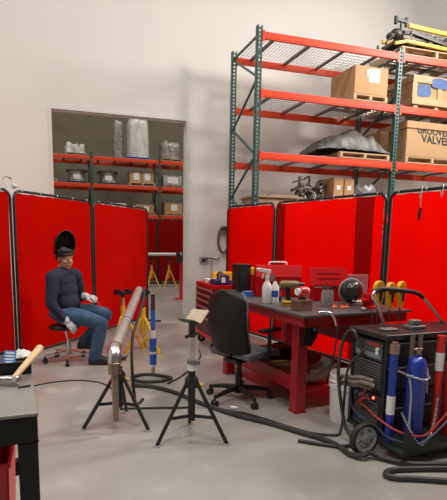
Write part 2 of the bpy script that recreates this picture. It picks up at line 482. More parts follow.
text_part('marker_writing', 'VALVES', .18, 'ink', gy, (.045, -.4215, .295), (PI/2, .04, 0), shear=-.15, bold=.005)
# --- lowest visible shelf
z4 = LV[0] + .013
fl = thing('wooden_slab', 'flat worn wooden platform on the low rack shelf above the screen top', 'platform', (3.46, 7.98, z4))
MB().box((0, 0, .215), (.86, .7, .03)).build('top', 'old_wood', fl)
MB().box((0, 0, .10), (.80, .64, .20)).build('body', 'old_wood', fl, bevel=.01)
MB().box((.14, -.1, .245), (.5, .3, .03)).build('loose_plank', 'old_wood', fl)
sc = MB()
random.seed(3)
for k in range(75):
    p = V((random.uniform(-.3, .32), random.uniform(-.2, .2), random.uniform(.03, .36)))
    q = p + V((random.uniform(-.22, .22), random.uniform(-.15, .15), random.uniform(-.05, .12)))
    p.x = max(-.27, min(.27, p.x)); q.x = max(-.28, min(.28, q.x)); p.z = max(.03, p.z); q.z = max(.03, q.z); mid = (p + q) / 2 + V((random.uniform(-.07, .07), 0, random.uniform(0, .1)))
    sc.tube(spline([p, mid, q], 5), random.uniform(.012, .028), 8)
sc.lathe([(0, 0), (.27, 0), (.28, .02), (.05, .05), (0, .05)], (0, 0, 0), 16)
tag(sc.build('scrap_heap', 'scrap_metal', None, loc=(4.19, 8.0, z4 + .10)), 'tangle of grey metal offcuts on the low rack shelf', 'scrap metal', kind='stuff')
MB_ = MB().mm((-.29, -.3, 0), (.30, .3, .095)).build('wooden_board', 'old_wood', None, loc=(4.19, 8.0, z4)); tag(MB_, 'low wooden board under the metal offcuts on the rack', 'board')
carton((4.64, 7.95, z4), (.19, .34, .60), 'tan carton left of its twin on the low rack shelf', material='cardboard', paper=[(0, .43, .08, .07)], group='small cartons on the low shelf')
carton((4.85, 7.95, z4), (.19, .34, .585), 'tan carton beside the grey bag on the low rack shelf', material='cardboard', paper=[(0, .43, .08, .07)], group='small cartons on the low shelf')
wrinkled((5.235, 7.98, z4), .50, .5, .50, 'grey crumpled plastic bag bulging on the low rack shelf', 'grey_bag', 'plastic_bag', 'bag', 4.4, .8, rough=.05)
# --- top shelf: pallet and yellow machine frame
z1 = LV[3] + .013
pallet((6.385, 8.16, z1), 1.44, .98, 'wooden pallet on the rack top under the yellow frame', .135)
yf = thing('yellow_machine', 'yellow and black folded machine frame lying on top of the rack', 'machine', (6.40, 8.16, z1 + .136))
for (y, z, xa, xb) in ((-.40, .33, -.58, .72), (.34, .33, -.58, .72)):
    MB().bar((xa, y, z + .03), (xb, y, z - .02), .05, .07).build('upper_rail', 'yellow', yf, bevel=.01)
for (y, xa, xb) in ((-.44, -.60, .72), (.38, -.60, .72)):
    MB().bar((xa, y, .095), (xb, y, .05), .05, .06).build('lower_rail', 'yellow', yf, bevel=.01)
MB().bar((-.60, -.44, .10), (-.86, -.44, .03), .05, .05).build('end_arm', 'yellow', yf, bevel=.008)
dk = MB()
for k in range(6): dk.bar((-.55 + .22*k, -.36, .27), (-.42 + .22*k, .32, .27), .12, .05)
dk.mm((-.62, -.34, .18), (.70, .30, .235)); dk.bar((-.5, -.38, .28), (.7, -.38, .10), .03, .05); dk.bar((-.5, .33, .1), (.7, .33, .28), .03, .05)
for x in (-.45, -.1, .3, .62): dk.mm((x, -.36, .0), (x + .07, .32, .19))
dk.build('lattice', 'dark_steel', yf)
hk = MB(); hk.tube(spline([(-.58, -.3, .30), (-.74, -.34, .26), (-.86, -.36, .17), (-.96, -.38, .08), (-1.0, -.38, .03)], 6), .02, 8)
hk.ball((-.74, -.3, .24), (.11, .1, .09)); hk.ball((-.86, -.3, .19), (.07, .08, .06)); hk.build('claw', 'dark_steel', yf)
cl = MB(); cl.bar((-.78, -.30, .47), (-.54, -.30, .46), .05, .045); cl.cyl((-.77, -.30, .40), (-.77, -.30, .52), .03); cl.cyl((-.56, -.30, .38), (-.56, -.30, .52), .026); cl.cyl((-.66, -.30, .2), (-.66, -.30, .46), .018)
cl.build('clamp_head', 'black_metal', yf)
tri = MB().prism([(.02, -.18, .36), (.33, -.18, .36), (.33, -.18, .56)], (0, 0, 0), (0, .012, 0)); tri.build('pointed_plate', 'scrap_metal', yf)
bt = MB().lathe([(0, 0), (.035, 0), (.035, .05), (.02, .06), (.02, .1), (0, .1)], (-1.16, -.40, -.136), 12); bt.build('loose_fitting', 'dark_steel', yf)

# --- the rack in the far room
G = 'wrapped loads on the far rack'
def far_load(x0, x1, lv, fn):
    w = x1 - x0; x = (x0 + x1) / 2; z = BL[lv] + .013
    return x, w, z
FY = 17.0
FP = [(.34, .98, 2, 'dark low pallet under the white lumpy bundle on the far rack', 'old_wood', .07), (2.17, 2.96, 2, 'blue pallet under the tall white wrapped column on the far rack', 'blue_plastic', .06), (3.30, 4.04, 2, 'pallet under the brown wrapped stack on the far rack', 'old_wood', .08),
      (-.45, .10, 1, 'pallet half hidden by the left edge of the wall opening', 'pine', .09), (.36, 1.00, 1, 'dark pallet under the left film-wrapped drum on the far rack', 'dark_steel', .05), (1.30, 1.98, 1, 'dark pallet under the right film-wrapped drum on the far rack', 'dark_steel', .05),
      (2.28, 3.12, 1, 'pine pallet under the paired labelled cartons on the far rack', 'pine', .1), (3.38, 4.06, 1, 'dark pallet under the silver wrapped block on the far rack', 'old_wood', .06),
      (2.45, 3.12, 0, 'pale pallet under the lower left single carton on the far rack', 'pine', .07), (3.44, 4.06, 0, 'pale pallet under the lower right carton on the far rack', 'pine', .07)]
for x0, x1, lv, lab, mt, hh in FP:
    pallet(((x0 + x1)/2, FY, BL[lv] + .013), x1 - x0, .8, lab, hh, mt, group='pallets on the far rack')
Z2, Z1, Z0 = BL[2] + .013, BL[1] + .013, BL[0] + .013
wrinkled((.66, FY, Z2 + .071), .58, .6, .27, 'white lumpy wrapped bundle, top left of the far rack', 'wrap', 'wrapped_bundle', 'wrapped load', 1, .5, rough=.07, group=G)
wrinkled((2.62, FY, Z2 + .061), .70, .62, 1.22, 'tall white film-wrapped column on top of the far rack', 'wrap', 'wrapped_rolls', 'wrapped load', 2, .6, rough=.035, group=G)
wrinkled((2.03, FY + .30, Z2 + .061), .34, .3, 1.18, 'dull grey film standing behind the tall white column', 'wrap_grey', 'film_bundle', 'film bundle', 8, .8, rough=.05)
wrinkled((3.67, FY, Z2 + .081), .66, .62, .56, 'brown and grey film-wrapped stack at the top right of the far rack', 'wrap_grey', 'wrapped_stack', 'wrapped load', 3, .6, rough=.05, group=G)
def drum(x, lab):
    d = thing('wrapped_drum', lab, 'wrapped load', (x, FY, Z1 + .051), 0, 'film-wrapped drums on the far rack')
    MB().lathe([(0, 0), (.27, 0), (.275, .05), (.26, .10), (.265, .27), (.275, .33), (0, .33)], (0, 0, 0), 24).build('shell', 'wrap_silver', d)
    MB().mm((-.32, -.32, .331), (.32, .32, .36)).build('cover_board', 'dark_steel', d)
    MB().mm((-.11, -.278, .08), (.11, -.272, .22)).build('paper_label', 'paper', d)
    return d
drum(.68, 'left film-wrapped drum with a flat cover on the far rack'); drum(1.64, 'right film-wrapped drum with a flat cover on the far rack')
carton((2.50, FY, Z1 + .101), (.38, .6, .38), 'left of the paired labelled cartons on the far rack', paper=[(.02, .2, .18, .22)], group='cartons on the far rack', material='cardboard_light')
carton((2.90, FY, Z1 + .101), (.38, .6, .38), 'right of the paired labelled cartons on the far rack', paper=[(-.02, .2, .18, .22)], group='cartons on the far rack', material='cardboard_light')
sb = thing('wrapped_block', 'silver wrapped block with a white sheet, right end of the far rack middle shelf', 'wrapped load', (3.72, FY, Z1 + .061))
MB().mm((-.32, -.3, 0), (.32, .3, .33)).build('body', 'wrap_silver', sb, bevel=.03); MB().mm((-.18, -.304, .08), (.18, -.3005, .27)).build('paper_label', 'paper', sb)
carton((.79, FY, Z0), (.54, .6, .17), 'flat tan carton just above the left screen, far rack', group='cartons on the far rack', material='cardboard_light')
wb = thing('white_box', 'wide white box with dark bands just above the left screen, far rack', 'box', (1.80, FY, Z0))
MB().mm((-.40, -.3, 0), (.40, .3, .34)).build('carton', 'paper', wb, bevel=.01)
q = MB()
for x in (-.28, -.09, .1, .29): q.mm((x - .012, -.303, .02), (x + .012, -.3005, .30))
q.mm((-.36, -.3032, .14), (.36, -.3006, .155)); q.build('band', 'ink', wb)
carton((2.79, FY, Z0 + .071), (.60, .6, .26), 'single labelled carton left of the green post, lower far rack', paper=[(.05, .12, .16, .16)], group='cartons on the far rack')
carton((3.75, FY, Z0 + .071), (.60, .6, .36), 'single labelled carton right of the green post, lower far rack', paper=[(.02, .2, .22, .2)], group='cartons on the far rack')

# ------------------------------------------------------------------ welding screens
def screen(label, a, b, h0, h1, feet=(True, True), bays=1, strips=(), group=None, seed=0, turn_feet=.0, edge=.022):
    """one framed section of curtain from ground point a to b"""
    a, b = V((*a, 0)), V((*b, 0)); L = (b - a).length
    s = thing('welding_screen', label, 'welding screen', a, math.atan2(b.y - a.y, b.x - a.x), group)
    r = .016; R = .10; f = MB()
    path = [(0, 0, h0), (0, 0, h1 - R)] + [(R - R*math.cos(t), 0, h1 - R + R*math.sin(t)) for t in (.4, .8, 1.2)] + [(R, 0, h1), (L - R, 0, h1)] + \
           [(L - R + R*math.sin(t), 0, h1 - R + R*math.cos(t)) for t in (.4, .8, 1.2)] + [(L, 0, h1 - R), (L, 0, h0)]
    f.tube(path, r, 10); f.tube([(0, 0, h0 + .0), (L, 0, h0 + .0)], r, 10)
    f.build('frame', 'frame_black', s)
    ft = MB()
    for x, on in zip((0, L), feet):
        if on:
            ft = MB(); ft.tube([(x, -.26, .016), (x, .26, .016)], .016, 8); ft.cyl((x, 0, .016), (x, 0, h0 + .02), .019)
            ft.build('foot', 'frame_black', s)
    edges = [edge + (L - 2*edge) * k / bays for k in range(bays + 1)]
    for k in range(bays):
        x0, x1 = edges[k], edges[k+1]
        def cur(u, v, x0=x0, x1=x1, k=k):
            x = x0 + (x1 - x0) * u + (.012 * math.sin(v * 3 + seed) if bays > 1 and 0 < k and u == 0 else 0)
            z = h0 + .018 + (h1 - h0 - .038) * v
            y = .012 * noise.noise(V((x*1.3 + seed, z*.9, 0))) + .004 * noise.noise(V((x*5 + seed, z*3, 3))) + .006 * k
            z -= .010 * abs(math.sin(u * PI * 5)) * (v == 1)
            return (x, y, z)
        MB().sheet(cur, 40, 30, .003, (0, 1, 0)).build('curtain', 'vinyl', s, angle=80)
    for (x0, x1, off) in strips:
        def st(u, v):
            x = x0 + (x1 - x0) * u + .012 * noise.noise(V((seed, v * 3, u)))
            return (x, off + .008 * noise.noise(V((x*6, v*4, seed))), h0 + .022 + (h1 - h0 - .05) * v)
        MB().sheet(st, 6, 30, .003, (0, 1, 0)).build('overlap_strip', 'vinyl_strip', s, angle=80)
    g = MB(); n = max(3, int(L / .3))
    for k in range(n):
        x = .12 + (L - .24) * k / (n - 1)
        g.lathe([(.021, -.006), (.024, 0), (.021, .006), (.018, 0), (.021, -.006)], (x, 0, h1 - .004), 12, axis=(1, 0, 0))
    g.build('curtain_ring', 'galv', s)
    return s
GS = 'red welding screens on the left'
screen('red screen section cut off by the left picture edge', (-1.50, 5.40), (-.475, 6.17), .12, 1.96, (True, False), group=GS, seed=1)
screen('wide red screen section directly behind the seated welder', (-.44, 6.20), (.478, 7.41), .06, 1.955, (False, False), group=GS, seed=2)
screen('narrow red screen section between the welder and the wall opening', (.515, 7.455), (1.50, 8.76), .08, 1.955, (False, True), group=GS, seed=5)
GR = 'red welding screens on the right'
screen('red screen section beside the hose reel, above the tool cabinet', (2.665, 7.86), (2.93, 6.60), .035, 1.98, (True, False), group=GR, seed=7)
screen('wide glowing red screen section behind the work table', (2.945, 6.545), (3.385, 4.68), .035, 1.98, (False, False), strips=((.03, .20, -.012), (1.50, 1.76, -.012)), group=GR, seed=9)
screen('red screen section behind the gas cylinder cart, cut off by the right edge', (3.40, 4.635), (3.90, 2.45), .035, 1.98, (False, True), bays=2, group=GR, seed=12, edge=.03)
# hooks on the right screen
hk = thing('cable_hook', 'wire hook with dark handle hung over the right screen top', 'hook', (3.48, 4.24, 1.98))
MB().tube(spline([(.0, .03, -.08), (-.0, .03, .01), (-.01, 0, .03), (-.03, -.03, .0), (-.04, -.035, -.12), (-.035, -.035, -.18)], 6), .005, 6).build('wire', 'galv', hk)
MB().tube([(-.035, -.035, -.18), (-.045, -.035, -.24), (-.05, -.035, -.30)], [.011, .016, .012], 8).build('handle', 'black_plastic', hk)
h2 = thing('cable_hook', 'small bare wire hook on the right screen top by the picture edge', 'hook', (3.535, 4.01, 1.98))
MB().tube(spline([(.0, .03, -.06), (0, .03, .01), (-.01, 0, .03), (-.03, -.03, 0), (-.04, -.035, -.07), (-.06, -.035, -.09)], 6), .005, 6).build('wire', 'galv', h2)
lp = MB()
random.seed(5)
for k in range(3): lp.tube(spline([(-.03, 0, .0), (-.07, .01, .06), (-.04, .02*k, .115), (.02, .01, .10 - .01*k), (.03, 0, .04), (.0, -.01, .0)], 6), .004, 6)
lp.ball((.05, 0, .012), (.03, .02, .03)); tag(lp.build('plastic_loop', 'wrap', None, loc=(-.475, 6.20, 1.99)), 'crumpled clear plastic loop on the left screen top', 'plastic loop')

# ------------------------------------------------------------------ far room furniture
GF = 'red welding screens in the far room'
screen('bright red screen section in the far room, left of the dark one', (1.35, 16.02), (3.05, 16.0), .10, 2.05, (True, False), group=GF, seed=3)
screen('darker red screen section in the far room at the right jamb', (3.085, 15.98), (5.0, 15.93), .10, 2.06, (False, True), group=GF, seed=4, strips=((.03, 1.88, -.03),))
def jack_stand(label, loc, h, group, rz=0, rad=.34, roller=False):
    s = thing('pipe_stand', label, 'pipe stand', loc, rz, group)
    for k in range(3):
        a = PI/2 + 2*PI*k/3
        lg = MB().cyl((.03*math.cos(a), .03*math.sin(a), h*.55), (rad*math.cos(a), rad*math.sin(a), .012), .021, n=10).build('leg', 'yellow', s)
        MB().cyl((rad*math.cos(a), rad*math.sin(a), 0), (rad*math.cos(a), rad*math.sin(a), .016), .03, n=12).build('foot_pad', 'yellow', lg)
    MB().cyl((0, 0, h*.28), (0, 0, h*.72), .03, n=14).build('sleeve', 'yellow', s)
    MB().cyl((0, 0, h*.6), (0, 0, h - .08), .022, n=12).build('post', 'tan_hose' if roller else 'dark_steel', s)
    hd = MB()
    if roller:
        hd.box((0, 0, h - .055), (.22, .10, .035)); 
        for x in (-.075, .075): hd.cyl((x, -.055, h - .025), (x, .055, h - .025), .025, n=12)
    else:
        hd.bar((-.075, 0, h - .005), (0, 0, h - .07), .07, .014, up=(0, 1, 0)); hd.bar((.075, 0, h - .005), (0, 0, h - .07), .07, .014, up=(0, 1, 0))
    hd.cyl((0, 0, h - .1), (0, 0, h - .06), .03, n=12)
    hd.build('head', 'black_metal', s)
    return s
GY = 'yellow tripod pipe stands in the far room'
jack_stand('left yellow tripod stand under the far room pipe', (2.70, 15.02, 0), .918, GY, .4, .23)
jack_stand('right yellow tripod stand under the far room pipe', (3.26, 15.16, 0), .918, GY, .2, .23)
p = MB(); p.cyl((2.30, 14.93, .986), (3.72, 15.28, .986), .045, n=16); tag(p.build('steel_pipe', 'white_plastic'), 'pale pipe laid across two yellow stands in the far room', 'pipe')
vs_ = thing('vise_stand', 'black vise on a red post just left of the right jamb', 'vise stand', (2.86, 11.9, 0))
MB().mm((-.035, -.035, .01), (.035, .035, .90)).build('post', 'bright_red', vs_, bevel=.006)
MB().mm((-.16, -.16, 0), (.16, .16, .012)).build('base_plate', 'bright_red', vs_)
v = MB(); v.mm((-.11, -.10, .90), (.14, .10, .98)); v.mm((-.11, -.08, .98), (-.03, .08, 1.14)); v.mm((.03, -.08, .98), (.10, .08, 1.14)); v.cyl((.1, 0, 1.0), (.2, 0, 1.0), .015); v.build('vise', 'black_metal', vs_, bevel=.01)

# ------------------------------------------------------------------ wall fittings
c = MB()
for k in range(4):
    y = -.03 - .022 * k
    c.tube([(.11*math.cos(t), y, .25*math.sin(t)) for t in [2*PI*i/28 for i in range(28)]], .014, 8, closed=True)
hr = thing('hanging_hose', 'coiled red-brown hose hung on the white wall beside the right screen', 'hose', (3.09, WALL_Y, 1.45))
c.build('hose_coil', 'brown_hose', hr)
MB().mm((-.05, -.12, .17), (.05, -.0005, .21)).build('bracket', 'dark_steel', hr)
ob = thing('outlet_box', 'grey outlet box with plugged cords on the white wall', 'outlet', (2.70, WALL_Y, 1.06))
MB().mm((-.08, -.06, -.05), (.08, -.0005, .06)).build('box', 'grey_plastic', ob, bevel=.01)
MB().mm((-.05, -.10, -.03), (.02, -.06, .03)).build('plug', 'black_plastic', ob, bevel=.008)
MB().tube(spline([(.03, -.08, .02), (.15, -.06, .03), (.26, -.05, .0), (.32, -.04, .05)], 6), .012, 8).build('cord', 'hose', ob)
MB().tube([(.17, -.02, -.0), (.17, -.02, -1.0)], .012, 8).build('conduit', 'grey_plastic', ob)

# ------------------------------------------------------------------ welder on the stool
st = thing('stool', 'round black swivel stool with chrome star base under the welder', 'stool', (.10, 6.05, 0))
MB().lathe([(0, .385), (.15, .385), (.175, .40), (.18, .42), (.165, .437), (0, .441)], (-.04, .01, 0), 28).build('seat', 'black_plastic', st)
MB().cyl((0, 0, .09), (-.0, 0, .25), .028).cyl((0, 0, .24), (-.03, .005, .385), .017).build('column', 'chrome', st)
for k in range(5):
    a = math.radians(-95 + 72*k); e = V((math.cos(a), math.sin(a), 0)) * .27
    lg = MB().bar((0, 0, .115), (e.x, e.y, .085), .032, .03).build('leg', 'chrome', st, bevel=.006)
    MB().cyl((e.x, e.y, .05), (e.x, e.y, .085), .012).cyl((e.x - .02*math.sin(a), e.y + .02*math.cos(a), .031), (e.x + .02*math.sin(a), e.y - .02*math.cos(a), .031), .03, n=14).build('caster', 'rubber', lg)
MB().cyl((0, 0, .085), (0, 0, .14), .04).build('hub', 'chrome', st)

man = thing('person', 'seated person in navy sweater and jeans with welding helmet flipped up', 'person', (.10, 6.05, 0), math.atan2(-.314, .949))
# local frame: +x the way he faces, -y his right (towards the viewer), z up
def limb(m, pts, n=18):
    for (p, r), (q, s) in zip(pts[:-1], pts[1:]):
        p, q = V(p), V(q)
        m.tube([p, p.lerp(q, .5), q], [r, (r + s)/2, s], n)
        m.ball(p, r, 14, 10); m.ball(q, s, 14, 10)
HIPR, HIPL = V((-.02, -.10, .565)), V((-.02, .10, .565))
KR, KL = V((.43, -.15, .485)), V((.42, .09, .55))
AR, AL = V((.345, -.15, .105)), V((.165, .06, .235))
SR, SL = V((-.10, -.185, 1.00)), V((.055, .17, 1.00))
ER, EL = V((-.10, -.27, .715)), V((.09, .25, .735))
WR, WL = V((.045, -.235, .525)), V((.20, .06, .765))
NB = V((-.04, -.01, 1.06)); HC = V((-.005, -.02, 1.205))
TORSO = [((-.045, 0, .60), (.15, .17, .13)), ((-.015, -.005, .70), (.155, .175, .15)), ((-.03, 0, .83), (.14, .175, .16)), ((-.035, 0, .94), (.12, .175, .12))]
def torso(m, k=1.0):
    for c, r in TORSO: m.ball(c, tuple(x*k for x in r), 22, 14, rot=Matrix.Rotation(-.35, 3, 'Z'))
face_yaw = math.atan2(-.62, .78)     # the head turns from his heading towards the viewer
RH = Matrix.Rotation(face_yaw, 3, 'Z') @ Matrix.Rotation(.08, 3, 'Y')
def H(x, y, z): return HC + RH @ V((x, y, z))
b = MB()
torso(b, .93)
limb(b, [(SR, .06), (ER, .045), (WR, .03)]); limb(b, [(SL, .06), (EL, .045), (WL, .03)])
limb(b, [(HIPR, .085), (KR, .055), (AR, .04)]); limb(b, [(HIPL, .085), (KL, .055), (AL, .04)])
limb(b, [(NB - V((0, 0, .05)), .075), (NB + V((.01, 0, .06)), .062)])
b.tube([SR, (SR + SL)/2 + V((-.02, 0, .04)), SL], [.06, .08, .06], 14)
# head: cranium, jaw, cheeks, nose, brows, ears, chin
b.ball(H(-.012, 0, .035), (.098, .079, .092), 24, 16, rot=RH); b.ball(H(.022, 0, -.05), (.066, .064, .068), 20, 14, rot=RH)
b.ball(H(.055, 0, -.092), (.028, .032, .022), rot=RH)
for s in (-1, 1):
    b.ball(H(.05, s*.036, -.028), (.032, .030, .030), rot=RH); b.ball(H(-.01, s*.08, -.01), (.022, .009, .033), rot=RH)
    b.ball(H(.074, s*.030, .030), (.016, .026, .010), rot=RH)
b.tube([H(.082, 0, .020), H(.099, 0, -.012), H(.106, 0, -.028)], [.009, .012, .015], 12); b.ball(H(.100, 0, -.030), (.014, .019, .011), rot=RH); b.ball(H(.082, 0, .02), .01, rot=RH)
b.ball(H(.083, 0, -.062), (.010, .026, .006), rot=RH); b.ball(H(.081, 0, -.072), (.010, .022, .006), rot=RH)
remeshed(b, 'body', 'skin', man, .0075, 3)
e = MB()
for s in (-1, 1): e.ball(H(.076, s*.031, .010), (.009, .013, .007), rot=RH)
e.build('eye', 'eye_white', man)
e = MB()
for s in (-1, 1): e.ball(H(.0825, s*.031, .009), (.004, .006, .006), rot=RH)
e.build('pupil', 'ink', man)
MB().ball(H(.086, 0, -.067), (.008, .024, .0035), rot=RH).build('mouth', 'lip', man)
h = MB()
for s in (-1, 1):
    h.ball(H(-.035, s*.070, .025), (.045, .018, .055), rot=RH); h.ball(H(.076, s*.031, .030), (.012, .022, .005), rot=RH)
h.ball(H(-.06, 0, .03), (.062, .078, .085), rot=RH)
h.build('hair', 'hair', man)
# clothes
s = MB(); torso(s, 1.0)
limb(s, [(SR, .078), (ER, .06), (WR, .044)]); limb(s, [(SL, .078), (EL, .058), (WL, .042)])
s.tube([SR, (SR + SL)/2 + V((-.015, 0, .045)), SL], [.078, .092, .078], 16)
s.tube([NB + V((-.01, 0, -.04)), NB + V((.005, 0, .025))], [.10, .078], 18)
def wr(co):
    n = noise.noise_vector(co * 9) * .006 + noise.noise_vector(co * 22) * .003
    return co + n
remeshed(s, 'sweater', 'shirt', man, .011, 4, wr)
j = MB()
j.ball((-.045, 0, .575), (.17, .185, .105), 20, 12)
limb(j, [(HIPR, .108), (V((.2, -.14, .545)), .098), (KR, .080), (V((.39, -.15, .3)), .075), (AR + V((0, 0, -.01)), .068)])
limb(j, [(HIPL, .108), (V((.2, .10, .58)), .098), (KL, .080), (V((.30, .07, .38)), .073), (AL + V((0, 0, .0)), .064)])
remeshed(j, 'jeans', 'denim', man, .011, 4, wr)
def boot(A, heading, pitch):
    m = MB(); R = Matrix.Rotation(heading, 3, 'Z') @ Matrix.Rotation(pitch, 3, 'Y')
    P = lambda x, y, z: A + R @ V((x, y, z))
    m.tube([P(0, 0, .05), P(-.005, 0, -.03)], [.050, .052], 16); m.ball(P(-.03, 0, -.045), (.05, .045, .045), rot=R)
    m.tube([P(-.02, 0, -.035), P(.07, 0, -.045), P(.15, 0, -.055)], [.05, .046, .038], 16); m.ball(P(.155, 0, -.055), (.055, .048, .036), rot=R)
    m.box(P(.06, 0, -.082), (.27, .085, .022), rot=R)
    return m
remeshed(boot(AR, .05, 0), 'boot', 'boot', man, .009, 3); remeshed(boot(AL, .05, .05), 'boot', 'boot', man, .009, 3)
def glove(W, d, pn, thumb_side, curl, L=.095):
    """palm, four unequal bent fingers and a thumb leaving the side of the palm"""
    d = V(d).normalized(); pn = V(pn); pn = (pn - d*pn.dot(d)).normalized(); sd = d.cross(pn) * thumb_side
    m = MB()
    m.tube([W - d*.055, W - d*.01, W + d*.01], [.047, .043, .036], 14)
    R = Matrix((d, sd, pn)).transposed()
    m.ball(W + d*.05, (.055, .046, .022), 16, 12, rot=R)
    for k, (off, ln) in enumerate(((.033, .072), (.012, .080), (-.010, .075), (-.031, .058))):
        p = W + d*.085 + sd*off; a = .25; pts = [p - d*.03, p]
        for q in range(3):
            a += curl * (.7 + .2*q); p = p + (d*math.cos(a) - pn*math.sin(a)) * (ln * (.42, .32, .26)[q]); pts.append(p)
        m.tube(pts, [.012, .0125, .0118, .011, .009], 10); m.ball(pts[-1], .009, 8, 6)
    p = W + d*.025 + sd*.035
    pts = [p, p + sd*.028 + d*.025 - pn*.008, p + sd*.034 + d*.055 - pn*.022, p + sd*.026 + d*.075 - pn*.034]
    m.tube(pts, [.016, .0145, .013, .010], 10); m.ball(pts[-1], .010, 8, 6)
    return m
remeshed(glove(WR + V((.02, .0, -.02)), (.62, -.05, -.62), (.4, -.7, .6), -1, .35), 'glove', 'glove', man, .0055, 2)
remeshed(glove(WL + V((.02, -.01, .0)), (.88, -.30, -.05), (0, -.25, 1), 1, .75), 'glove', 'glove', man, .0055, 2)
# flipped-up helmet
RHm = Matrix.Rotation(face_yaw - .12, 3, 'Z')
hm = thing('welding_helmet', None, None); hm.parent = man
hm.location = HC + V((-.012, .0, .075))
hm.rotation_euler = (0, 0, face_yaw - .06)
def shell(u, v):
    # half bowl opening forward, taller than wide; u around, v front rim -> back
    a = 2*PI*u; ph = v * PI/2 * .98
    r = math.cos(ph)
    y = .124 * r * math.cos(a); z = .168 * r * math.sin(a)
    if z < 0: z *= .62
    x = .045 - .17 * math.sin(ph)**.9 + .03*(z/.165)
    return (x, y, z + .075)
MB().sheet(shell, 36, 14, 0).build('shell', 'helmet', hm, angle=80)
sm = hm.children[0].modifiers.new('solid', 'SOLIDIFY'); sm.thickness = .006
rim = MB().tube([V(shell(k/40, 0)) for k in range(40)], .006, 8, closed=True).build('rim', 'black_plastic', hm)
bd = MB().lathe([(.088, -.022), (.094, -.02), (.094, .022), (.088, .024)], (.0, 0, -.03), 28); bd.build('headband', 'black_plastic', hm)
vz = MB(); vz.mm((.06, -.06, -.035), (.112, .06, -.012)); vz.ball((.045, 0, .012), (.055, .075, .035)); vz.build('inner_padding', 'rubber', hm, bevel=.006)
kn = MB()
for s_ in (-1, 1): kn.cyl((.0, s_*.094, -.01), (.0, s_*.125, -.0), .022, n=14)
kn.build('pivot_knob', 'black_plastic', hm)
rod = MB().tube([(.31, .03, .775), (.37, -.02, .70), (.47, -.08, .60)], .003, 6); tag(rod.build('filler_rod', 'copper_steel', None, loc=(.10, 6.05, 0), rz=math.atan2(-.314, .949)), 'thin copper-coloured rod held in the welder\'s raised glove', 'welding rod')

# ------------------------------------------------------------------ pipe, its stand and the other stands
def tripod(label, loc, rz, hub, top, group, vhead):
    s = thing('pipe_stand', label, 'pipe stand', loc, rz, group)
    R = .285
    for k in range(3):
        a = PI/2 + 2*PI*k/3; e = V((math.cos(a), math.sin(a), 0))
        lg = MB().cyl(e*.035 + V((0, 0, hub)), e*R + V((0, 0, .012)), .0145, n=10).build('leg', 'black_metal', s)
        MB().cyl(e*R, e*R + V((0, 0, .012)), .026, n=14).build('foot', 'galv', lg)
        MB().bar(e*.02 + V((0, 0, .175)), e*(.035 + (R - .035)*(hub - .185)/hub) + V((0, 0, .185)), .012, .022).build('brace', 'black_metal', s)
    MB().lathe([(.0, hub - .05), (.045, hub - .05), (.052, hub + .0), (.04, hub + .03), (0, hub + .03)], (0, 0, 0), 16).build('hub', 'black_metal', s)
    MB().cyl((0, 0, .14), (0, 0, hub + .10), .027).build('lower_tube', 'black_metal', s)
    MB().cyl((0, 0, hub + .075), (0, 0, hub + .125), .0285).build('paper_sticker', 'paper', s)
    cl = MB(); cl.cyl((0, 0, hub + .125), (0, 0, hub + .155), .035); cl.box((.035, -.01, hub + .135), (.05, .03, .03)); cl.build('collar', 'galv_dark', s)
    kb = MB(); kb.cyl((.04, -.01, hub - .02), (.068, -.02, hub - .03), .009); kb.ball((.07, -.02, hub - .03), .014); kb.build('lock_knob', 'yellow', s)
    MB().cyl((0, 0, hub + .1), (0, 0, top), .021).build('inner_tube', 'steel', s)
    if vhead:
        hd = MB().cyl((0, 0, top - .10), (0, 0, top + .005), .026).build('head', 'dark_steel', s)
        ca_, sa_ = math.cos(.95), math.sin(.95)
        MB().bar((-.002*ca_, -.002*sa_, top + .004), (-.085*ca_, -.085*sa_, top + .036), .13, .012).build('wing', 'dark_steel', s, bevel=.003)
        o = MB().bar((.004*ca_, .004*sa_, top + .004), (.115*ca_, .115*sa_, top + .082), .14, .012).build('wing', 'tan_reflection_metal', s, bevel=.003); o['label'] = 'V-head wing with its reflection coloured tan'
        MB().tube([(-.035, -.05, top - .085), (0, -.045, top - .07), (.05, -.05, top - .066)], .011, 8).ball((-.04, -.05, top - .087), .015).build('tee_handle', 'black_metal', s)
    else:
        hd = MB()
        for sx in (-1, 1): hd.bar((sx*.004, 0, top - .045), (sx*.07, 0, top), .06, .01)
        hd.build('head', 'dark_steel', s)
    return s
GT = 'black tripod pipe stands in front'
tripod('black tripod stand with empty V-head in the middle of the floor', (.90, 3.40, 0), math.radians(-12), .44, .86, GT, True)
tripod('black tripod stand holding the near end of the steel pipe', (.43, 3.83, 0), math.radians(-18), .40, .553, GT, False)
pn, pf = V((.385, 3.72, .625)), V((.93, 6.03, .835))
pp = thing('pipe_assembly', 'long grey steel pipe with shiny elbow and thin brown tube hanging down', 'pipe', pn)
L0 = lambda q: V(q) - pn
MB().cyl(L0(pn + (pf - pn)*.02), L0(pf), .0445, n=28).build('pipe', 'steel', pp)
d = (pf - pn).normalized()
el = MB(); el.tube(spline([L0(pn + d*.07), L0(pn), L0(pn + V((-.004, -.045, -.035))), L0(pn + V((-.006, -.055, -.09)))], 6), .048, 24); el.build('elbow', 'stainless', pp, angle=60)
MB().cyl(L0(pn + V((-.006, -.055, -.085))), L0(pn + V((-.006, -.058, -.17))), .046, n=24).lathe([(.046, 0), (.05, .004), (.05, .016), (.046, .02)], L0(pn + V((-.006, -.055, -.10))), 24).build('coupling', 'copper_steel', pp)
MB().cyl(L0(pn + V((-.006, -.058, -.165))), L0((.380, 3.62, .105)), .026, .022, n=18).build('drop_tube', 'bronze_tube', pp)
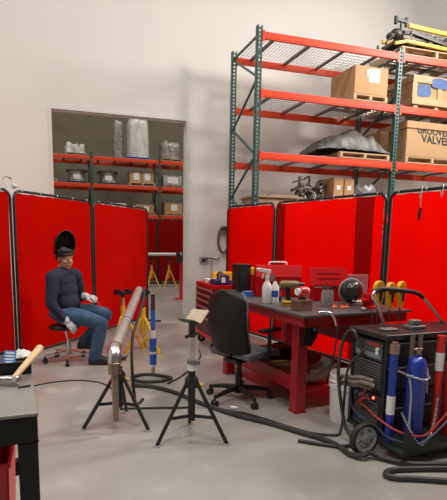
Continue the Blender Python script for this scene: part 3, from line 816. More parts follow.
MB().lathe([(.0445, -.006), (.048, -.004), (.048, .004), (.0445, .006)], L0(pn + d*.86), 24, axis=d).build('weld_seam', 'dark_steel', pp)
side = V((d.y, -d.x, 0)).normalized()
on_pipe = lambda t_, o_, dz: pn + (pf - pn)*t_ + side*o_ + V((0, 0, dz))
th = MB().tube(spline([on_pipe(.97, .065, .04), on_pipe(.85, .085, -.0), on_pipe(.65, .085, -.05), on_pipe(.45, .08, -.07), on_pipe(.28, .075, -.10), on_pipe(.20, .085, -.28), on_pipe(.20, .10, -.52), (.62, 4.22, .014), (.70, 4.36, .014)], 8), .013, 8)
tag(th.build('torch_cable', 'rubber'), 'black cable drooping along the right side of the long pipe', 'cable')
GJ = 'yellow pipe stands behind the long pipe'
jack_stand('yellow stand with black roller head beside the welder\'s knee', (.80, 6.55, 0), .80, GJ, .3, .26, True)
jack_stand('yellow tripod stand under the far end of the long pipe', (1.03, 6.35, 0), .80, GJ, -.25, .24)
bp_ = thing('pole', 'upright pole with blue and white bands on the floor beside the coiled hose', 'pole', (.945, 5.19, 0))
MB().cyl((0, 0, 0), (0, 0, .88), .022, n=16).build('tube', 'steel', bp_)
MB().cyl((0, 0, .70), (0, 0, .875), .0235, n=16).build('dark_sleeve', 'dark_steel', bp_)
MB().cyl((0, 0, .49), (0, 0, .70), .0245, n=16).cyl((0, 0, .26), (0, 0, .405), .038, n=20).cyl((0, 0, .12), (0, 0, .235), .038, n=20).build('blue_band', 'blue_plastic', bp_)
MB().cyl((0, 0, .405), (0, 0, .49), .025, n=16).cyl((0, 0, .235), (0, 0, .26), .039, n=20).cyl((0, 0, .09), (0, 0, .12), .034, n=20).build('white_band', 'white_plastic', bp_)
y_ = MB(); y_.cyl((-.03, 0, .40), (-.055, -.01, .40), .010); y_.lathe([(.012, -.012), (.035, -.012), (.035, .012), (.012, .012)], (-.07, -.01, .40), 16, axis=(.3, 1, 0)); y_.build('yellow_knob', 'yellow', bp_)

# ------------------------------------------------------------------ floor cables
def cable(pts, r, label, material='hose', closed=False, name='cable', lift=True):
    P = [V((*p, r + .001)) if len(p) == 2 else V(p) for p in pts]
    o = MB().tube(spline(P, 8, closed), r, 8, closed=closed).build(name, material)
    return tag(o, label, 'cable')
cable([(.66, 4.80), (.85, 4.70), (1.02, 4.46), (1.17, 4.10), (1.36, 3.74), (1.56, 3.48), (1.71, 3.24), (1.82, 3.06), (1.855, 2.93), (1.86, 2.78), (1.91, 2.71, .04), (1.97, 2.72, .045), (2.03, 2.67, .022), (2.10, 2.59), (2.22, 2.52), (2.5, 2.45), (2.9, 2.34)], .019, 'thick black cable running from the blue pole past the chair to the cart')
cable([(2.95, 2.27), (2.48, 2.38), (2.22, 2.455), (2.02, 2.50), (1.94, 2.49), (1.905, 2.45), (1.94, 2.405), (2.02, 2.375), (2.11, 2.335), (2.30, 2.25), (2.7, 2.10)], .019, 'thick black cable looped back on the floor in the lower right corner')
cable([(1.30, 3.93), (1.37, 3.85), (1.47, 3.76), (1.57, 3.60), (1.68, 3.40), (1.80, 3.22), (1.93, 3.14), (2.005, 3.16), (2.03, 3.17, .12), (1.99, 3.1, .35), (2.0, 3.08, .55), (2.095, 3.02, .70)], .010, 'thin black hose rising from the floor behind the white bucket to the cart')
cable([(1.04, 5.04), (.9, 5.16), (.77, 5.15), (.70, 5.02), (.80, 4.90), (.97, 4.88), (1.09, 4.95)], .017, 'closed loop of black hose lying around the foot of the blue pole', closed=True)
cable([(-.35, 5.02), (-.2, 5.10), (-.01, 5.16), (.18, 5.15), (.37, 5.02), (.47, 4.75), (.46, 4.4)], .006, 'thin black wire curving across the floor in front of the welder')
cable([(.47, 4.16), (.63, 4.13), (.84, 4.09), (.98, 4.05), (1.06, 4.05)], .009, 'short black cable crossing between the two black tripods')
cable([(1.02, 4.80), (1.18, 4.98), (1.30, 5.16), (1.42, 5.34), (1.50, 5.52), (1.66, 5.86), (1.74, 6.2)], .008, 'thin black cord running from the coil towards the red cabinet')
# ------------------------------------------------------------------ front workbench (left)
bn = thing('workbench', 'black steel workbench with grey top in the lower left corner', 'workbench', (-.07, 1.62, 0), .085)
BR = math.atan2(.012, .11)
MB().mm((-1.5, 0, .888), (0, .80, .90)).build('top', 'bench_top', bn, bevel=.004)
ap = MB(); ap.mm((-1.5, .006, .80), (-.004, .05, .888)); ap.mm((-.05, .006, .80), (-.004, .79, .888)); ap.mm((-1.5, .74, .80), (-.004, .79, .888)); ap.build('apron', 'bench_black', bn, bevel=.003)
for x, y in ((-.035, .036), (-.035, .76), (-1.46, .036), (-1.46, .76)): MB().mm((x - .03, y - .03, 0), (x + .03, y + .03, .80)).build('leg', 'bench_black', bn, bevel=.004)
rl = MB(); rl.mm((-1.43, .735, .36), (-.065, .785, .425)); rl.mm((-1.43, .03, .36), (-1.40, .74, .425)); rl.build('shelf_rail', 'bench_black', bn)
MB().mm((-1.43, .06, .415), (-.19, .735, .424)).build('lower_shelf', 'bench_black', bn)
rb = thing('storage_bin', 'bright red plastic bin on the bench lower shelf at the left edge', 'bin', (-.26, 1.86, .4245))
m = MB(); a_, b_, hh, tk = .085, .14, .27, .006
for s_ in (-1, 1):
    m.prism([(s_*a_*.9, -b_*.9, 0), (s_*a_*.9, b_*.9, 0), (s_*a_, b_, hh), (s_*a_, -b_, hh)], (0, 0, 0), (-s_*tk, 0, 0))
    m.prism([(-a_*.9, s_*b_*.9, 0), (a_*.9, s_*b_*.9, 0), (a_, s_*b_, hh), (-a_, s_*b_, hh)], (0, 0, 0), (0, -s_*tk, 0))
m.mm((-a_*.9, -b_*.9, 0), (a_*.9, b_*.9, .006)); m.build('tub', 'bright_red', rb)
MB().mm((-a_ - .006, -b_ - .008, hh - .012), (a_ + .006, -b_ + .004, hh + .004)).mm((-a_ - .006, b_ - .004, hh - .012), (a_ + .006, b_ + .008, hh + .004)).mm((a_ - .004, -b_, hh - .012), (a_ + .008, b_, hh + .004)).mm((-a_ - .008, -b_, hh - .012), (-a_ + .004, b_, hh + .004)).build('rim', 'bright_red', rb, bevel=.003)
# tray with card and rag
tr = thing('tool_tray', 'low black tool tray at the back of the grey bench top', 'tray', (-.275, 2.21, .9005), .085)
m = MB(); m.mm((-.16, -.11, 0), (.155, .11, .008))
for y in (-.11, .104): m.mm((-.16, y, 0), (.155, y + .006, .050))
for x in (-.16, .149): m.mm((x, -.11, 0), (x + .006, .11, .050))
m.build('tub', 'black_plastic', tr, bevel=.002)
MB().mm((-.15, -.1, .034), (.145, .1, .041)).build('inner_shelf', 'dark_steel', tr)
cd = thing('blue_card', 'blue card with pale lines leaning on the black tray', 'card', (-.192, 2.125, .938))
cR = Matrix.Rotation(math.radians(-28), 3, 'X') @ Matrix.Rotation(.12, 3, 'Y')
MB().box((0, 0, .03), (.046, .003, .056), rot=cR).build('card', 'card_blue', cd)
q = MB()
for z, ww in ((.050, .030), (.037, .034), (.024, .034), (.012, .026)): q.box(cR @ V((0, -.002, z - .031)) + V((0, 0, .03)), (ww, .001, .007), rot=cR)
q.build('printed_line', 'paper', cd)
rg = MB().sheet(lambda u, v: (-.042 + .084*u, -.04 + .08*v, .006 + .024*math.sin(PI*u)*math.sin(PI*v) + .012*noise.noise(V((u*5, v*5, 3)))), 16, 14, -.003, (0, 0, 1))
tag(rg.build('rag', 'cloth_white', None, loc=(-.150, 2.22, .948), angle=80), 'crumpled white rag on the black tray behind the hammer', 'rag')
# hammer
hx = thing('ball_peen_hammer', 'ball-peen hammer with pale wooden handle resting on the black tray', 'hammer', (-.172, 1.955, .922))
hd_ = V((.098, .215, .075)).normalized()
MB().tube([hd_*t_ for t_ in (-.008, .02, .07, .14, .21, .24, .248)], [.0095, .010, .0115, .0135, .0155, .015, .009], 14).build('handle', 'hickory', hx)
fx = V((hd_.y, -hd_.x, 0)).normalized()
m = MB(); m.tube([fx*t_ - fx*.026 for t_ in (-.052, -.03, -.018, .016, .03, .036, .05, .053)], [.008, .016, .0115, .0155, .0125, .0165, .0175, .015], 16); m.ball(fx*-.069, .0165, 16, 12)
m.build('head', 'stainless', hx)
sb_ = MB().tube([(-.150, 1.905, .9045), (-.108, 1.925, .9045)], .0035, 8); tag(sb_.build('scribe', 'black_metal'), 'short black scribe lying on the grey bench top', 'scribe')

# ------------------------------------------------------------------ tool cabinet
cb = thing('tool_cabinet', 'red rolling tool cabinet with dark drawers and silver pulls by the white wall', 'tool cabinet', (1.885, 6.10, 0), 0.0)
CWD, CDP, CZ0, CZ1 = .78, .52, .13, .86   # local: drawers face -x, length along +y
m = MB(); m.mm((.008, 0, CZ0 + .06), (CDP, CWD, CZ1)); m.build('body', 'tool_red', cb, bevel=.008)
MB().mm((-.004, 0, CZ0), (CDP, CWD, CZ0 + .06)).build('base_skirt', 'bright_red', cb, bevel=.006)
MB().mm((-.012, -.01, CZ1 - .045), (CDP + .01, CWD + .01, CZ1 + .008)).build('top_tray', 'tool_red', cb, bevel=.008)
zz = [CZ0 + .065, CZ0 + .29, CZ0 + .43, CZ0 + .52, CZ0 + .60, CZ1 - .05]
for za, zb in zip(zz[:-1], zz[1:]):
    dr = MB().mm((-.008, .03, za + .004), (.010, CWD - .03, zb - .004)).build('drawer', 'drawer_dark', cb, bevel=.003)
    MB().mm((-.026, .03, zb - .032), (-.008, CWD - .03, zb - .004)).build('pull', 'alu', dr, bevel=.004)
MB().mm((-.014, .0, CZ0 + .06), (-.006, .028, CZ1 - .045)).mm((-.014, CWD - .028, CZ0 + .06), (-.006, CWD, CZ1 - .045)).build('edge_trim', 'alu', cb)
for x in (.06, CDP - .06):
    for y in (.07, CWD - .07):
        w_ = MB(); w_.lathe([(0, -.018), (.05, -.018), (.058, -.01), (.058, .01), (.05, .018), (0, .018)], (x, y, .058), 20, axis=(.25, 1, 0)); w_ = w_.build('caster', 'rubber', cb)
        MB().mm((x - .03, y - .03, .09), (x + .03, y + .03, CZ0)).lathe([(0, -.022), (.02, -.022), (.02, .022), (0, .022)], (x, y, .058), 12, axis=(.25, 1, 0)).build('fork', 'alu', w_)
ct = 6.10; cz = CZ1 + .0085
yb = thing('yellow_case', 'bright yellow flat case on the back of the red cabinet', 'case', (2.22, 6.72, cz)); MB().mm((-.15, -.055, 0), (.15, .055, .135)).build('body', 'yellow_tape', yb, bevel=.012); MB().mm((-.04, -.062, .105), (.04, -.0555, .125)).build('latch', 'yellow', yb)
pb = thing('paper_stack', 'white paper sheets at the front of the red cabinet top', 'paper', (2.03, 6.59, cz))
for k in range(4): MB().box((0, 0, .006 + .012*k), (.20, .20, .011), rz=.1*k - .15).build('sheet', 'paper', pb)
nb = thing('tool_caddy', 'navy blue tool caddy with white tag on the red cabinet', 'caddy', (2.045, 6.30, cz))
m = MB(); m.mm((-.11, -.12, 0), (.12, .12, .065)); m.build('tub', 'navy_plastic', nb, bevel=.012)
m = MB(); m.tube(spline([(0, -.11, .05), (0, -.09, .13), (0, 0, .155), (0, .09, .13), (0, .11, .05)], 6), .016, 8); m.mm((.02, -.1, .06), (.1, .09, .12)); m.build('handle', 'navy_plastic', nb, bevel=.008)
MB().mm((-.02, -.126, .03), (.03, -.121, .10)).build('white_tag', 'paper', nb)
ydr = thing('tape_measure', 'yellow and black hand tool at the right end of the red cabinet', 'hand tool', (2.30, 6.25, cz))
m = MB(); m.lathe([(0, -.03), (.05, -.03), (.055, -.02), (.055, .02), (.05, .03), (0, .03)], (0, 0, .056), 18, axis=(.3, 1, 0)); m.build('case', 'yellow', ydr); MB().mm((-.09, -.03, 0), (-.045, .03, .07)).build('grip', 'black_plastic', ydr, bevel=.008)

# ------------------------------------------------------------------ red work table
TZ = .88
tb = thing('work_table', 'long red steel work table with dark top in front of the right screens', 'table', (1.80, 3.43, 0), .12)
TW, TL = 1.12, 1.76     # local x across, y along
MB().mm((0, 0, TZ - .022), (TW, TL, TZ)).build('top', 'table_top', tb, bevel=.003)
m = MB(); m.mm((.03, .03, TZ - .10), (TW - .03, .06, TZ - .0225)); m.mm((.03, TL - .06, TZ - .10), (TW - .03, TL - .03, TZ - .0225)); m.mm((.03, .03, TZ - .10), (.06, TL - .03, TZ - .0225)); m.mm((TW - .06, .03, TZ - .10), (TW - .03, TL - .03, TZ - .0225)); m.build('apron', 'table_red', tb)
LX = (.155, .90)
LEGY = (.27, 1.62)
for x in LX:
    for y in LEGY:
        lg = MB().mm((x - .05, y - .05, .012), (x + .05, y + .05, TZ - .0225)).build('leg', 'table_red', tb, bevel=.006)
        MB().mm((x - .055, y - .055, 0), (x + .055, y + .055, .012)).build('foot_plate', 'table_red', lg)
m = MB()
for x in LX: m.mm((x - .04, LEGY[0] + .05, .18), (x - .03, LEGY[1] - .05, .31)); m.mm((x - .04, LEGY[0] + .05, .18), (x + .04, LEGY[1] - .05, .19))
for y in LEGY: m.mm((LX[0] + .05, y - .03, .17), (LX[1] - .05, y + .03, .19))
m.build('stretcher', 'table_red', tb, bevel=.004)
MB().mm((LX[0] - .025, LEGY[0] + .052, .1905), (LX[1] + .042, LEGY[1] - .052, .20)).build('lower_shelf', 'table_red', tb)
MB().mm((LX[1] + .0, LEGY[0] + .05, .50), (LX[1] + .02, LEGY[1] - .05, TZ - .1)).build('side_panel', 'table_red', tb)
def on_table(x, y, z=0.0): return tb_m @ V((x, y, TZ + z + .001))
bpy.context.view_layer.update()
tb_m = tb.matrix_world.copy()
TR = tb.rotation_euler.z
# holder plate on the near leg
hp = thing('tool_holder', 'dark steel holder plate strapped to the near table leg', 'holder', tb_m @ V((LX[0] - .03, LEGY[0] - .0715, 0)), TR)
m = MB(); m.prism([(0, 0, .60), (.10, 0, .58), (.16, 0, .66), (.155, 0, .76), (.03, 0, .74)], (0, 0, 0), (0, .02, 0)); m.build('plate', 'black_metal', hp, bevel=.004)
MB().cyl((.12, -.012, .725), (.12, .0, .725), .012).build('screw', 'galv', hp)
# things on the table top (local x across, y along)
def pos(wx, wy, z=0.0): return V((wx, wy, TZ + z + .001))
sp = thing('spray_bottle', 'white spray bottle with trigger head on the work table', 'spray bottle', pos(1.815, 4.20))
MB().lathe([(0, 0), (.040, 0), (.044, .008), (.044, .15), (.034, .18), (.016, .205), (.016, .225), (0, .225)], (0, 0, 0), 24).build('bottle', 'white_plastic', sp)
m = MB(); m.cyl((0, 0, .222), (0, 0, .255), .019); m.bar((.03, 0, .29), (-.085, 0, .31), .028, .034); m.bar((0, 0, .255), (.012, 0, .30), .026, .03); m.bar((-.035, 0, .29), (-.05, 0, .225), .012, .014); m.cyl((-.085, 0, .31), (-.105, 0, .312), .013); m.build('trigger_head', 'white_plastic', sp, bevel=.004)
q2 = thing('squeeze_bottle', 'shorter white bottle with blue print right of the spray bottle', 'bottle', pos(1.895, 4.20))
MB().lathe([(0, 0), (.036, 0), (.038, .006), (.038, .15), (.018, .18), (.015, .2), (0, .2)], (0, 0, 0), 22).build('bottle', 'white_plastic', q2)
MB().lathe([(.0385, .06), (.0388, .12)], (0, 0, 0), 22, ang=PI*1.2).build('print', 'blue_plastic', q2)
cn = thing('spray_can', 'dark can between the white bottles and the drill', 'can', pos(1.985, 4.33)); MB().lathe([(0, 0), (.035, 0), (.036, .004), (.036, .13), (.03, .145), (0, .147)], (0, 0, 0), 20).build('can', 'black_metal', cn); MB().lathe([(.0365, .05), (.0366, .1)], (0, 0, 0), 20).build('label_band', 'lead_red', cn)
dl = thing('cordless_drill', 'olive and yellow cordless drill standing on its battery on the table', 'drill', pos(1.945, 4.0), -.25)
MB().mm((-.06, -.04, 0), (.06, .04, .05)).build('battery', 'yellow', dl, bevel=.01); MB().mm((-.064, -.043, .018), (.064, .043, .030)).build('battery_band', 'black_plastic', dl, bevel=.004)
MB().tube([(-.005, 0, .045), (-.012, 0, .10), (-.02, 0, .16)], [.026, .021, .026], 14).build('grip', 'black_plastic', dl)
MB().tube([(-.085, 0, .19), (-.06, 0, .19), (.05, 0, .19), (.075, 0, .19)], [.028, .034, .034, .028], 16).build('motor_housing', 'olive_tool', dl)
MB().tube([(.075, 0, .19), (.11, 0, .19), (.135, 0, .19)], [.024, .022, .012], 14).build('chuck', 'dark_steel', dl)
bk = thing('steel_block', 'dark square steel block at the table front edge', 'block', pos(1.93, 3.73), .2)
MB().mm((-.065, -.065, 0), (.065, .065, .09)).build('block', 'copper_steel', bk, bevel=.006); MB().cyl((0, 0, .0901), (0, 0, .11), .035).build('boss', 'dark_steel', bk)
sl = thing('tape_spool', 'red and white spool lying on the dark steel block', 'spool', pos(1.93, 3.73, .112), .3)
MB().cyl((-.06, 0, .045), (.06, 0, .045), .03).build('core', 'white_plastic', sl)
MB().cyl((-.035, 0, .045), (.035, 0, .045), .043).build('red_tape', 'bright_red', sl)
bx = thing('speaker_box', 'tall black box on the far end of the work table', 'box', pos(1.87, 5.03), .15)
MB().mm((-.075, -.08, 0), (.075, .08, .32)).build('cabinet', 'black_plastic', bx, bevel=.01); MB().mm((-.06, -.086, .03), (.06, -.0805, .29)).build('grille', 'rubber', bx)
def toolbox(label, loc, rz, w, d, h, open_=False, group=None):
    t = thing('toolbox', label, 'toolbox', loc, rz, group)
    if not open_:
        MB().mm((-w/2, -d/2, 0), (w/2, d/2, h*.62)).build('body', 'tool_red', t, bevel=.008)
        MB().prism([(-w/2 - .004, -d/2 - .004, h*.62 + .002), (-w/2 - .004, d/2 + .004, h*.62 + .002), (-w/2 - .004, d/4, h), (-w/2 - .004, -d/4, h)], (0, 0, 0), (w + .008, 0, 0)).build('lid', 'tool_red', t, bevel=.006)
        m = MB().tube(spline([(-.09, 0, h), (-.085, 0, h + .025), (0, 0, h + .03), (.085, 0, h + .025), (.09, 0, h)], 6), .009, 8); m.build('handle', 'white_plastic', t)
        MB().mm((-.2*w, -d/2 - .012, h*.5), (-.1*w, -d/2 - .005, h*.72)).build('latch', 'chrome', t)
    else:
        m = MB()
        m.mm((-w/2, -d/2, 0), (w/2, d/2, .008)); m.mm((-w/2, -d/2, 0), (w/2, -d/2 + .008, h)); m.mm((-w/2, d/2 - .008, 0), (w/2, d/2, h))
        m.mm((-w/2, -d/2, 0), (-w/2 + .008, d/2, h)); m.mm((w/2 - .008, -d/2, 0), (w/2, d/2, h)); m.build('body', 'tool_red', t, bevel=.003)
        lid = MB().prism([(-w/2, d/2 + .003, h), (-w/2, d/2 + .09, h + .17), (-w/2, d/2 + .105, h + .165), (-w/2, d/2 + .018, h)], (0, 0, 0), (w, 0, 0)); lid.build('lid', 'tool_red', t, bevel=.003)
        r_ = MB()
        for zf in (.35, .65): r_.box((0, d/2 + .003 + .087*zf - .004, h + .17*zf), (w*.6, .006, .014))
        r_.build('rib', 'table_red', t)
        MB().mm((-w/2, -d/2 - .006, h - .014), (w/2, -d/2, h + .002)).build('front_lip', 'chrome', t)
    return t
toolbox('closed red toolbox with white handle behind the spray bottle', pos(2.19, 4.80), -.28, .47, .26, .32)
toolbox('open red toolbox with raised lid at the middle of the work table', pos(2.575, 4.34), -.28, .40, .22, .14, True)
yk = thing('small_carton', 'small red carton with yellow top between the black box and the closed toolbox', 'carton', pos(2.03, 5.09)); MB().mm((-.055, -.05, 0), (.055, .05, .27)).build('carton', 'bright_red', yk, bevel=.004); MB().mm((-.056, -.052, .20), (.056, .05, .275)).build('flap', 'yellow_tape', yk, bevel=.004)
bt_ = thing('blue_tape', 'blue tape roll lying on the table behind the office chair', 'tape', pos(1.86, 4.80)); MB().lathe([(.038, 0), (.062, 0), (.062, .05), (.038, .05), (.038, 0)], (0, 0, 0), 24).build('roll', 'blue_plastic', bt_); MB().lathe([(.034, .002), (.0378, .002), (.0378, .048), (.034, .048), (.034, .002)], (0, 0, 0), 24).build('core', 'paper', bt_)
jr = thing('jar', 'clear jar holding thin brushes on the work table', 'jar', pos(2.275, 3.91))
MB().lathe([(0, 0), (.05, 0), (.055, .01), (.055, .12), (.047, .14), (.047, .15), (.044, .15), (.044, .138), (.051, .118), (.051, .012), (0, .008)], (0, 0, 0), 24).build('glass', 'glass_clear', jr)
m = MB()
for dx, dy, h_ in ((-.03, .0, .19), (.0, .02, .22), (.035, -.01, .235), (.01, -.02, .18), (-.015, .025, .2)): m.tube([(dx*.5, dy*.5, .015), (dx, dy, h_*.6), (dx*1.7, dy*1.7, h_)], .005, 6)
m.build('brush', 'dark_steel', jr)
GO = 'orange fittings on the table edge'
for i, (dx, dy, r_, lab) in enumerate(((0, 0, .024, 'orange fitting nearest the jar on the table'), (.065, -.02, .022, 'middle orange fitting of the row at the table edge'), (.12, .0, .02, 'orange fitting nearest the black helmet'))):
    o = thing('torch_fitting', lab, 'fitting', pos(2.27 + dx, 3.77 + dy), .5*i, GO); MB().lathe([(0, 0), (r_, 0), (r_*1.1, r_*.5), (r_*.6, r_*1.3), (r_*.6, r_*1.9), (0, r_*2)], (0, 0, 0), 16).build('body', 'orange_plastic', o); MB().lathe([(r_*.55, r_*1.9), (r_*.7, r_*1.9), (r_*.7, r_*2.2), (0, r_*2.2)], (0, 0, 0), 14).build('tip', 'copper_steel', o)
wh = thing('welding_helmet', 'black welding helmet with rim highlight coloured grey, lying on the table right end', 'welding helmet', pos(2.55, 3.96, .012), -.5)
def sh2(u, v):
    a = PI*2*u; ph = v*PI/2*.98
    return (.105*math.cos(ph)*math.cos(a), -.03 + .13*math.sin(ph)*-1 + .06, .112 + .11*math.cos(ph)*math.sin(a))
MB().sheet(sh2, 30, 12).build('shell', 'helmet', wh, angle=80)
MB().tube([V(sh2(k/36, 0)) for k in range(36)], .010, 8, closed=True).build('rim', 'grey_plastic', wh)  # grey colour stands in for the highlight along the rim
MB().box((.0, -.10, .12), (.11, .012, .075)).build('lens', 'ink', wh, bevel=.004)
pcd = thing('pink_binder', 'pale red binder standing behind the black helmet on the table', 'binder', pos(2.715, 4.12), -.25)
MB().mm((-.095, -.012, 0), (.095, .012, .265)).build('cover', 'pink_card', pcd, bevel=.003); MB().mm((-.088, -.009, .004), (.0965, .009, .261)).build('pages', 'paper', pcd)
# clip and cord at the table front edge
tc_ = thing('torch_clip', 'shiny clamp with cord hooked over the near table edge', 'clamp', tb_m @ V((.235, -.004, TZ + .002)), TR)
m = MB(); m.tube(spline([(-.07, .05, .012), (-.02, .02, .016), (.0, -.02, .012), (.03, -.03, -.03), (.05, -.035, -.085)], 6), [.011]*25, 10); m.tube([(-.03, .03, .012), (-.05, -.0, .014)], .008, 8); m.build('jaw', 'chrome', tc_)
MB().tube(spline([(.05, -.035, -.085), (.055, -.04, -.16), (.045, -.03, -.32), (.035, .0, -.46), (.02, .05, -.56)], 8), .008, 8).build('cord', 'hose', tc_)
c2 = thing('power_lead', 'black cord with grey plug hanging from the table edge by the orange fittings', 'cord', tb_m @ V((.66, -.003, TZ + .002)), TR)
MB().tube(spline([(-.01, .06, .010), (0, -.012, .006), (-.002, -.016, -.10), (-.012, -.016, -.34)], 8), .007, 8).build('cord', 'hose', c2); MB().tube([(-.01, .05, .014), (-.012, .10, .016)], [.012, .015], 10).build('plug', 'grey_plastic', c2)
# vise on the right end of the table
vz = thing('bench_vise', 'red bench vise bolted on the right end of the work table', 'vise', pos(2.60, 3.74), TR)
m = MB(); m.lathe([(0, 0), (.075, 0), (.075, .015), (.05, .03), (.045, .05), (0, .05)], (0, 0, 0), 20); m.build('base', 'tool_red', vz)
m = MB(); m.mm((-.10, -.045, .045), (.10, .045, .085)); m.mm((-.03, -.06, .08), (.02, .06, .125)); m.mm((.05, -.06, .08), (.10, .06, .125)); m.build('jaw', 'tool_red', vz, bevel=.012)
MB().cyl((-.1, 0, .06), (-.15, 0, .06), .012).cyl((-.14, -.06, .06), (-.14, .06, .06), .006).build('screw_handle', 'steel', vz)
# under the table
SZ = .2005
pe = thing('pipe_elbow', 'silver pipe elbow on the low shelf of the red table', 'pipe elbow', (2.20, 3.86, SZ))
ep = spline([(-.12, .0, .082), (-.06, .0, .080), (.0, .0, .095), (.06, .0, .135), (.10, .0, .19)], 7)
MB().tube(ep, .078, 24, cap=False).tube([p_ + V((0, 0, 0)) for p_ in ep], .073, 24, cap=False).build('elbow', 'steel', pe, angle=60)
for e_, dd in ((ep[0], ep[1] - ep[0]), (ep[-1], ep[-1] - ep[-2])):
    MB().lathe([(.073, -.010), (.082, -.010), (.082, .010), (.073, .010), (.073, -.010)], e_, 24, axis=dd).build('collar', 'stainless', pe)
ch_ = MB()
for k in range(3): ch_.tube([(.12*math.cos(t)*(1 + .1*k), .10*math.sin(t), .02 + .03*k) for t in [2*PI*i/24 for i in range(24)]], .016, 8, closed=True)
tag(ch_.build('tan_hose', 'tan_hose', None, loc=tb_m @ V((.32, .80, SZ))), 'coil of tan hose on the table lower shelf', 'hose')
cw_ = MB()
for k in range(5): cw_.tube([(.09*math.cos(t), .03*math.sin(t) + .012*k - .03, .15*math.sin(t + .1*k)) for t in [2*PI*i/24 for i in range(24)]], .011, 8, closed=True)
cw_.tube([(0, 0, .14), (.0, 0, .20)], .008, 8)
tag(cw_.build('cable_coil', 'brown_hose', None, loc=tb_m @ V((.13, 1.33, .57))), 'brown and black cable coil hung under the table edge beside the chair', 'cable')
dk_ = thing('dark_case', 'black case on the table lower shelf behind the chair', 'case', tb_m @ V((.52, 1.20, SZ)), TR); MB().mm((-.16, -.13, 0), (.16, .13, .16)).build('body', 'black_plastic', dk_, bevel=.01); MB().tube(spline([(-.06, 0, .16), (-.05, 0, .19), (.05, 0, .19), (.06, 0, .16)], 5), .008, 8).build('handle', 'black_plastic', dk_)

# ------------------------------------------------------------------ office chair
oc = thing('office_chair', 'black office chair with grey seat turned to the work table', 'chair', (1.55, 4.17, 0), math.radians(-62))
def back(u, v):
    zz = v; w_ = .225 * (1 - .10*abs(2*zz - .9)**3)
    a = 2*u - 1
    e = 1.0
    if zz > .80: e = math.sqrt(max(0, 1 - ((zz - .80)/.205)**2.4))
    if zz < .16: e = .72 + .28 * math.sqrt(max(0, 1 - ((.16 - zz)/.17)**2))
    x = w_ * a * max(.30, e)
    y = -.225 - .03*math.sin((zz - .1)*PI*1.3) + .055*a*a - .07*zz
    return (x, y + .075, .455 + .575*zz)
MB().sheet(back, 26, 30, -.030, (0, 1, .1)).build('backrest', 'chair_shell', oc, bevel=.008, angle=60)
def bk2(u, v):
    p_ = V(back(.03 + .94*u, .03 + .94*v)); return p_ + V((0, .004, 0))
MB().sheet(lambda u, v: V(back(.04 + .92*u, .03 + .92*v)) + V((0, .0015, 0)), 26, 30, .04, (0, 1, .1)).build('back_cushion', 'grey_fabric', oc, angle=60)
def seat_fn(u, v):
    a, b_ = 2*u - 1, 2*v - 1
    r = (abs(a)**4 + abs(b_)**4)**.25
    return (.235*a, .09 + .225*b_, .485 - .035*max(0, r - .6)**1.5 - (.03*max(0, b_ - .5)))
MB().sheet(seat_fn, 20, 20, -.06, (0, 0, 1)).build('seat', 'grey_fabric', oc, bevel=.012, angle=60)
MB().mm((-.19, -.10, .40), (.19, .26, .425)).build('seat_pan', 'black_plastic', oc, bevel=.01)
for s_ in (-1, 1):
    ar = MB().tube(spline([(s_*.18, .06, .41), (s_*.275, .06, .43), (s_*.285, .07, .52), (s_*.28, .08, .66)], 6), .018, 10).build('arm_post', 'black_plastic', oc)
    MB().box((s_*.275, .09, .675), (.075, .25, .03)).build('arm_pad', 'black_plastic', ar, bevel=.012)
MB().bar((0, -.05, .405), (0, -.175, .445), .07, .02).build('back_bracket', 'black_metal', oc, bevel=.004)
MB().mm((-.08, -.12, .36), (.08, .10, .40)).build('mechanism', 'black_metal', oc, bevel=.008)
MB().cyl((0, 0, .10), (0, 0, .37), .025).cyl((0, 0, .10), (0, 0, .24), .033).build('gas_lift', 'black_metal', oc)
MB().cyl((0, 0, .07), (0, 0, .135), .045).build('hub', 'black_plastic', oc)
for k in range(5):
    a = math.radians(62 - 82 + 72*k); e_ = V((math.cos(a), math.sin(a), 0)); p_ = e_*.30
    lg = MB().tube([e_*.03 + V((0, 0, .115)), e_*.16 + V((0, 0, .105)), p_ + V((0, 0, .08))], [.026, .021, .017], 10).build('spoke', 'black_plastic', oc)
    sd = V((-e_.y, e_.x, 0)); m = MB()
    for q_ in (-1, 1): m.cyl(p_ + sd*(.006*q_) + V((0, 0, .028)), p_ + sd*(.026*q_) + V((0, 0, .028)), .028, n=14)
    m.cyl(p_ + V((0, 0, .035)), p_ + V((0, 0, .08)), .010); m.build('caster', 'rubber', lg)
wt = thing('cord_plug', 'small white plug on a cord on the floor by the chair base', 'plug', (1.39, 3.93, 0)); MB().tube([(0, 0, .016), (.03, -.02, .016), (.06, -.03, .014)], [.012, .014, .009], 10).build('body', 'white_plastic', wt); MB().tube([(-.02, .01, .016), (0, 0, .016)], .004, 6).build('prong', 'chrome', wt)

# ------------------------------------------------------------------ bucket
bu = thing('bucket', 'white plastic bucket on the floor left of the welding cart', 'bucket', (2.235, 3.42, 0))
MB().lathe([(0, .0), (.130, .0), (.132, .006), (.146, .36), (.150, .36), (.150, .375), (.143, .375), (.129, .012), (0, .012)], (0, 0, 0), 40).build('pail', 'bucket_white', bu)
m = MB()
for z in (.275, .295, .318): m.lathe([(.140, z), (.153, z + .002), (.153, z + .006), (.142, z + .009)], (0, 0, 0), 40)
m.build('rim_ring', 'bucket_white', bu)
a0 = math.radians(-30)
m = MB(); m.tube(spline([(.148*math.cos(a0 + t), .148*math.sin(a0 + t), .29 - .05*math.sin(t)) if 0 else ((.153 + .01*math.sin(t))*math.cos(a0 + t), (.153 + .01*math.sin(t))*math.sin(a0 + t), .285 - .06*math.sin(t)) for t in [PI*i/10 - PI for i in range(11)]], 3), .0035, 6); m.build('bail', 'galv', bu)

bu.scale = (1.1, 1.1, 1.06)
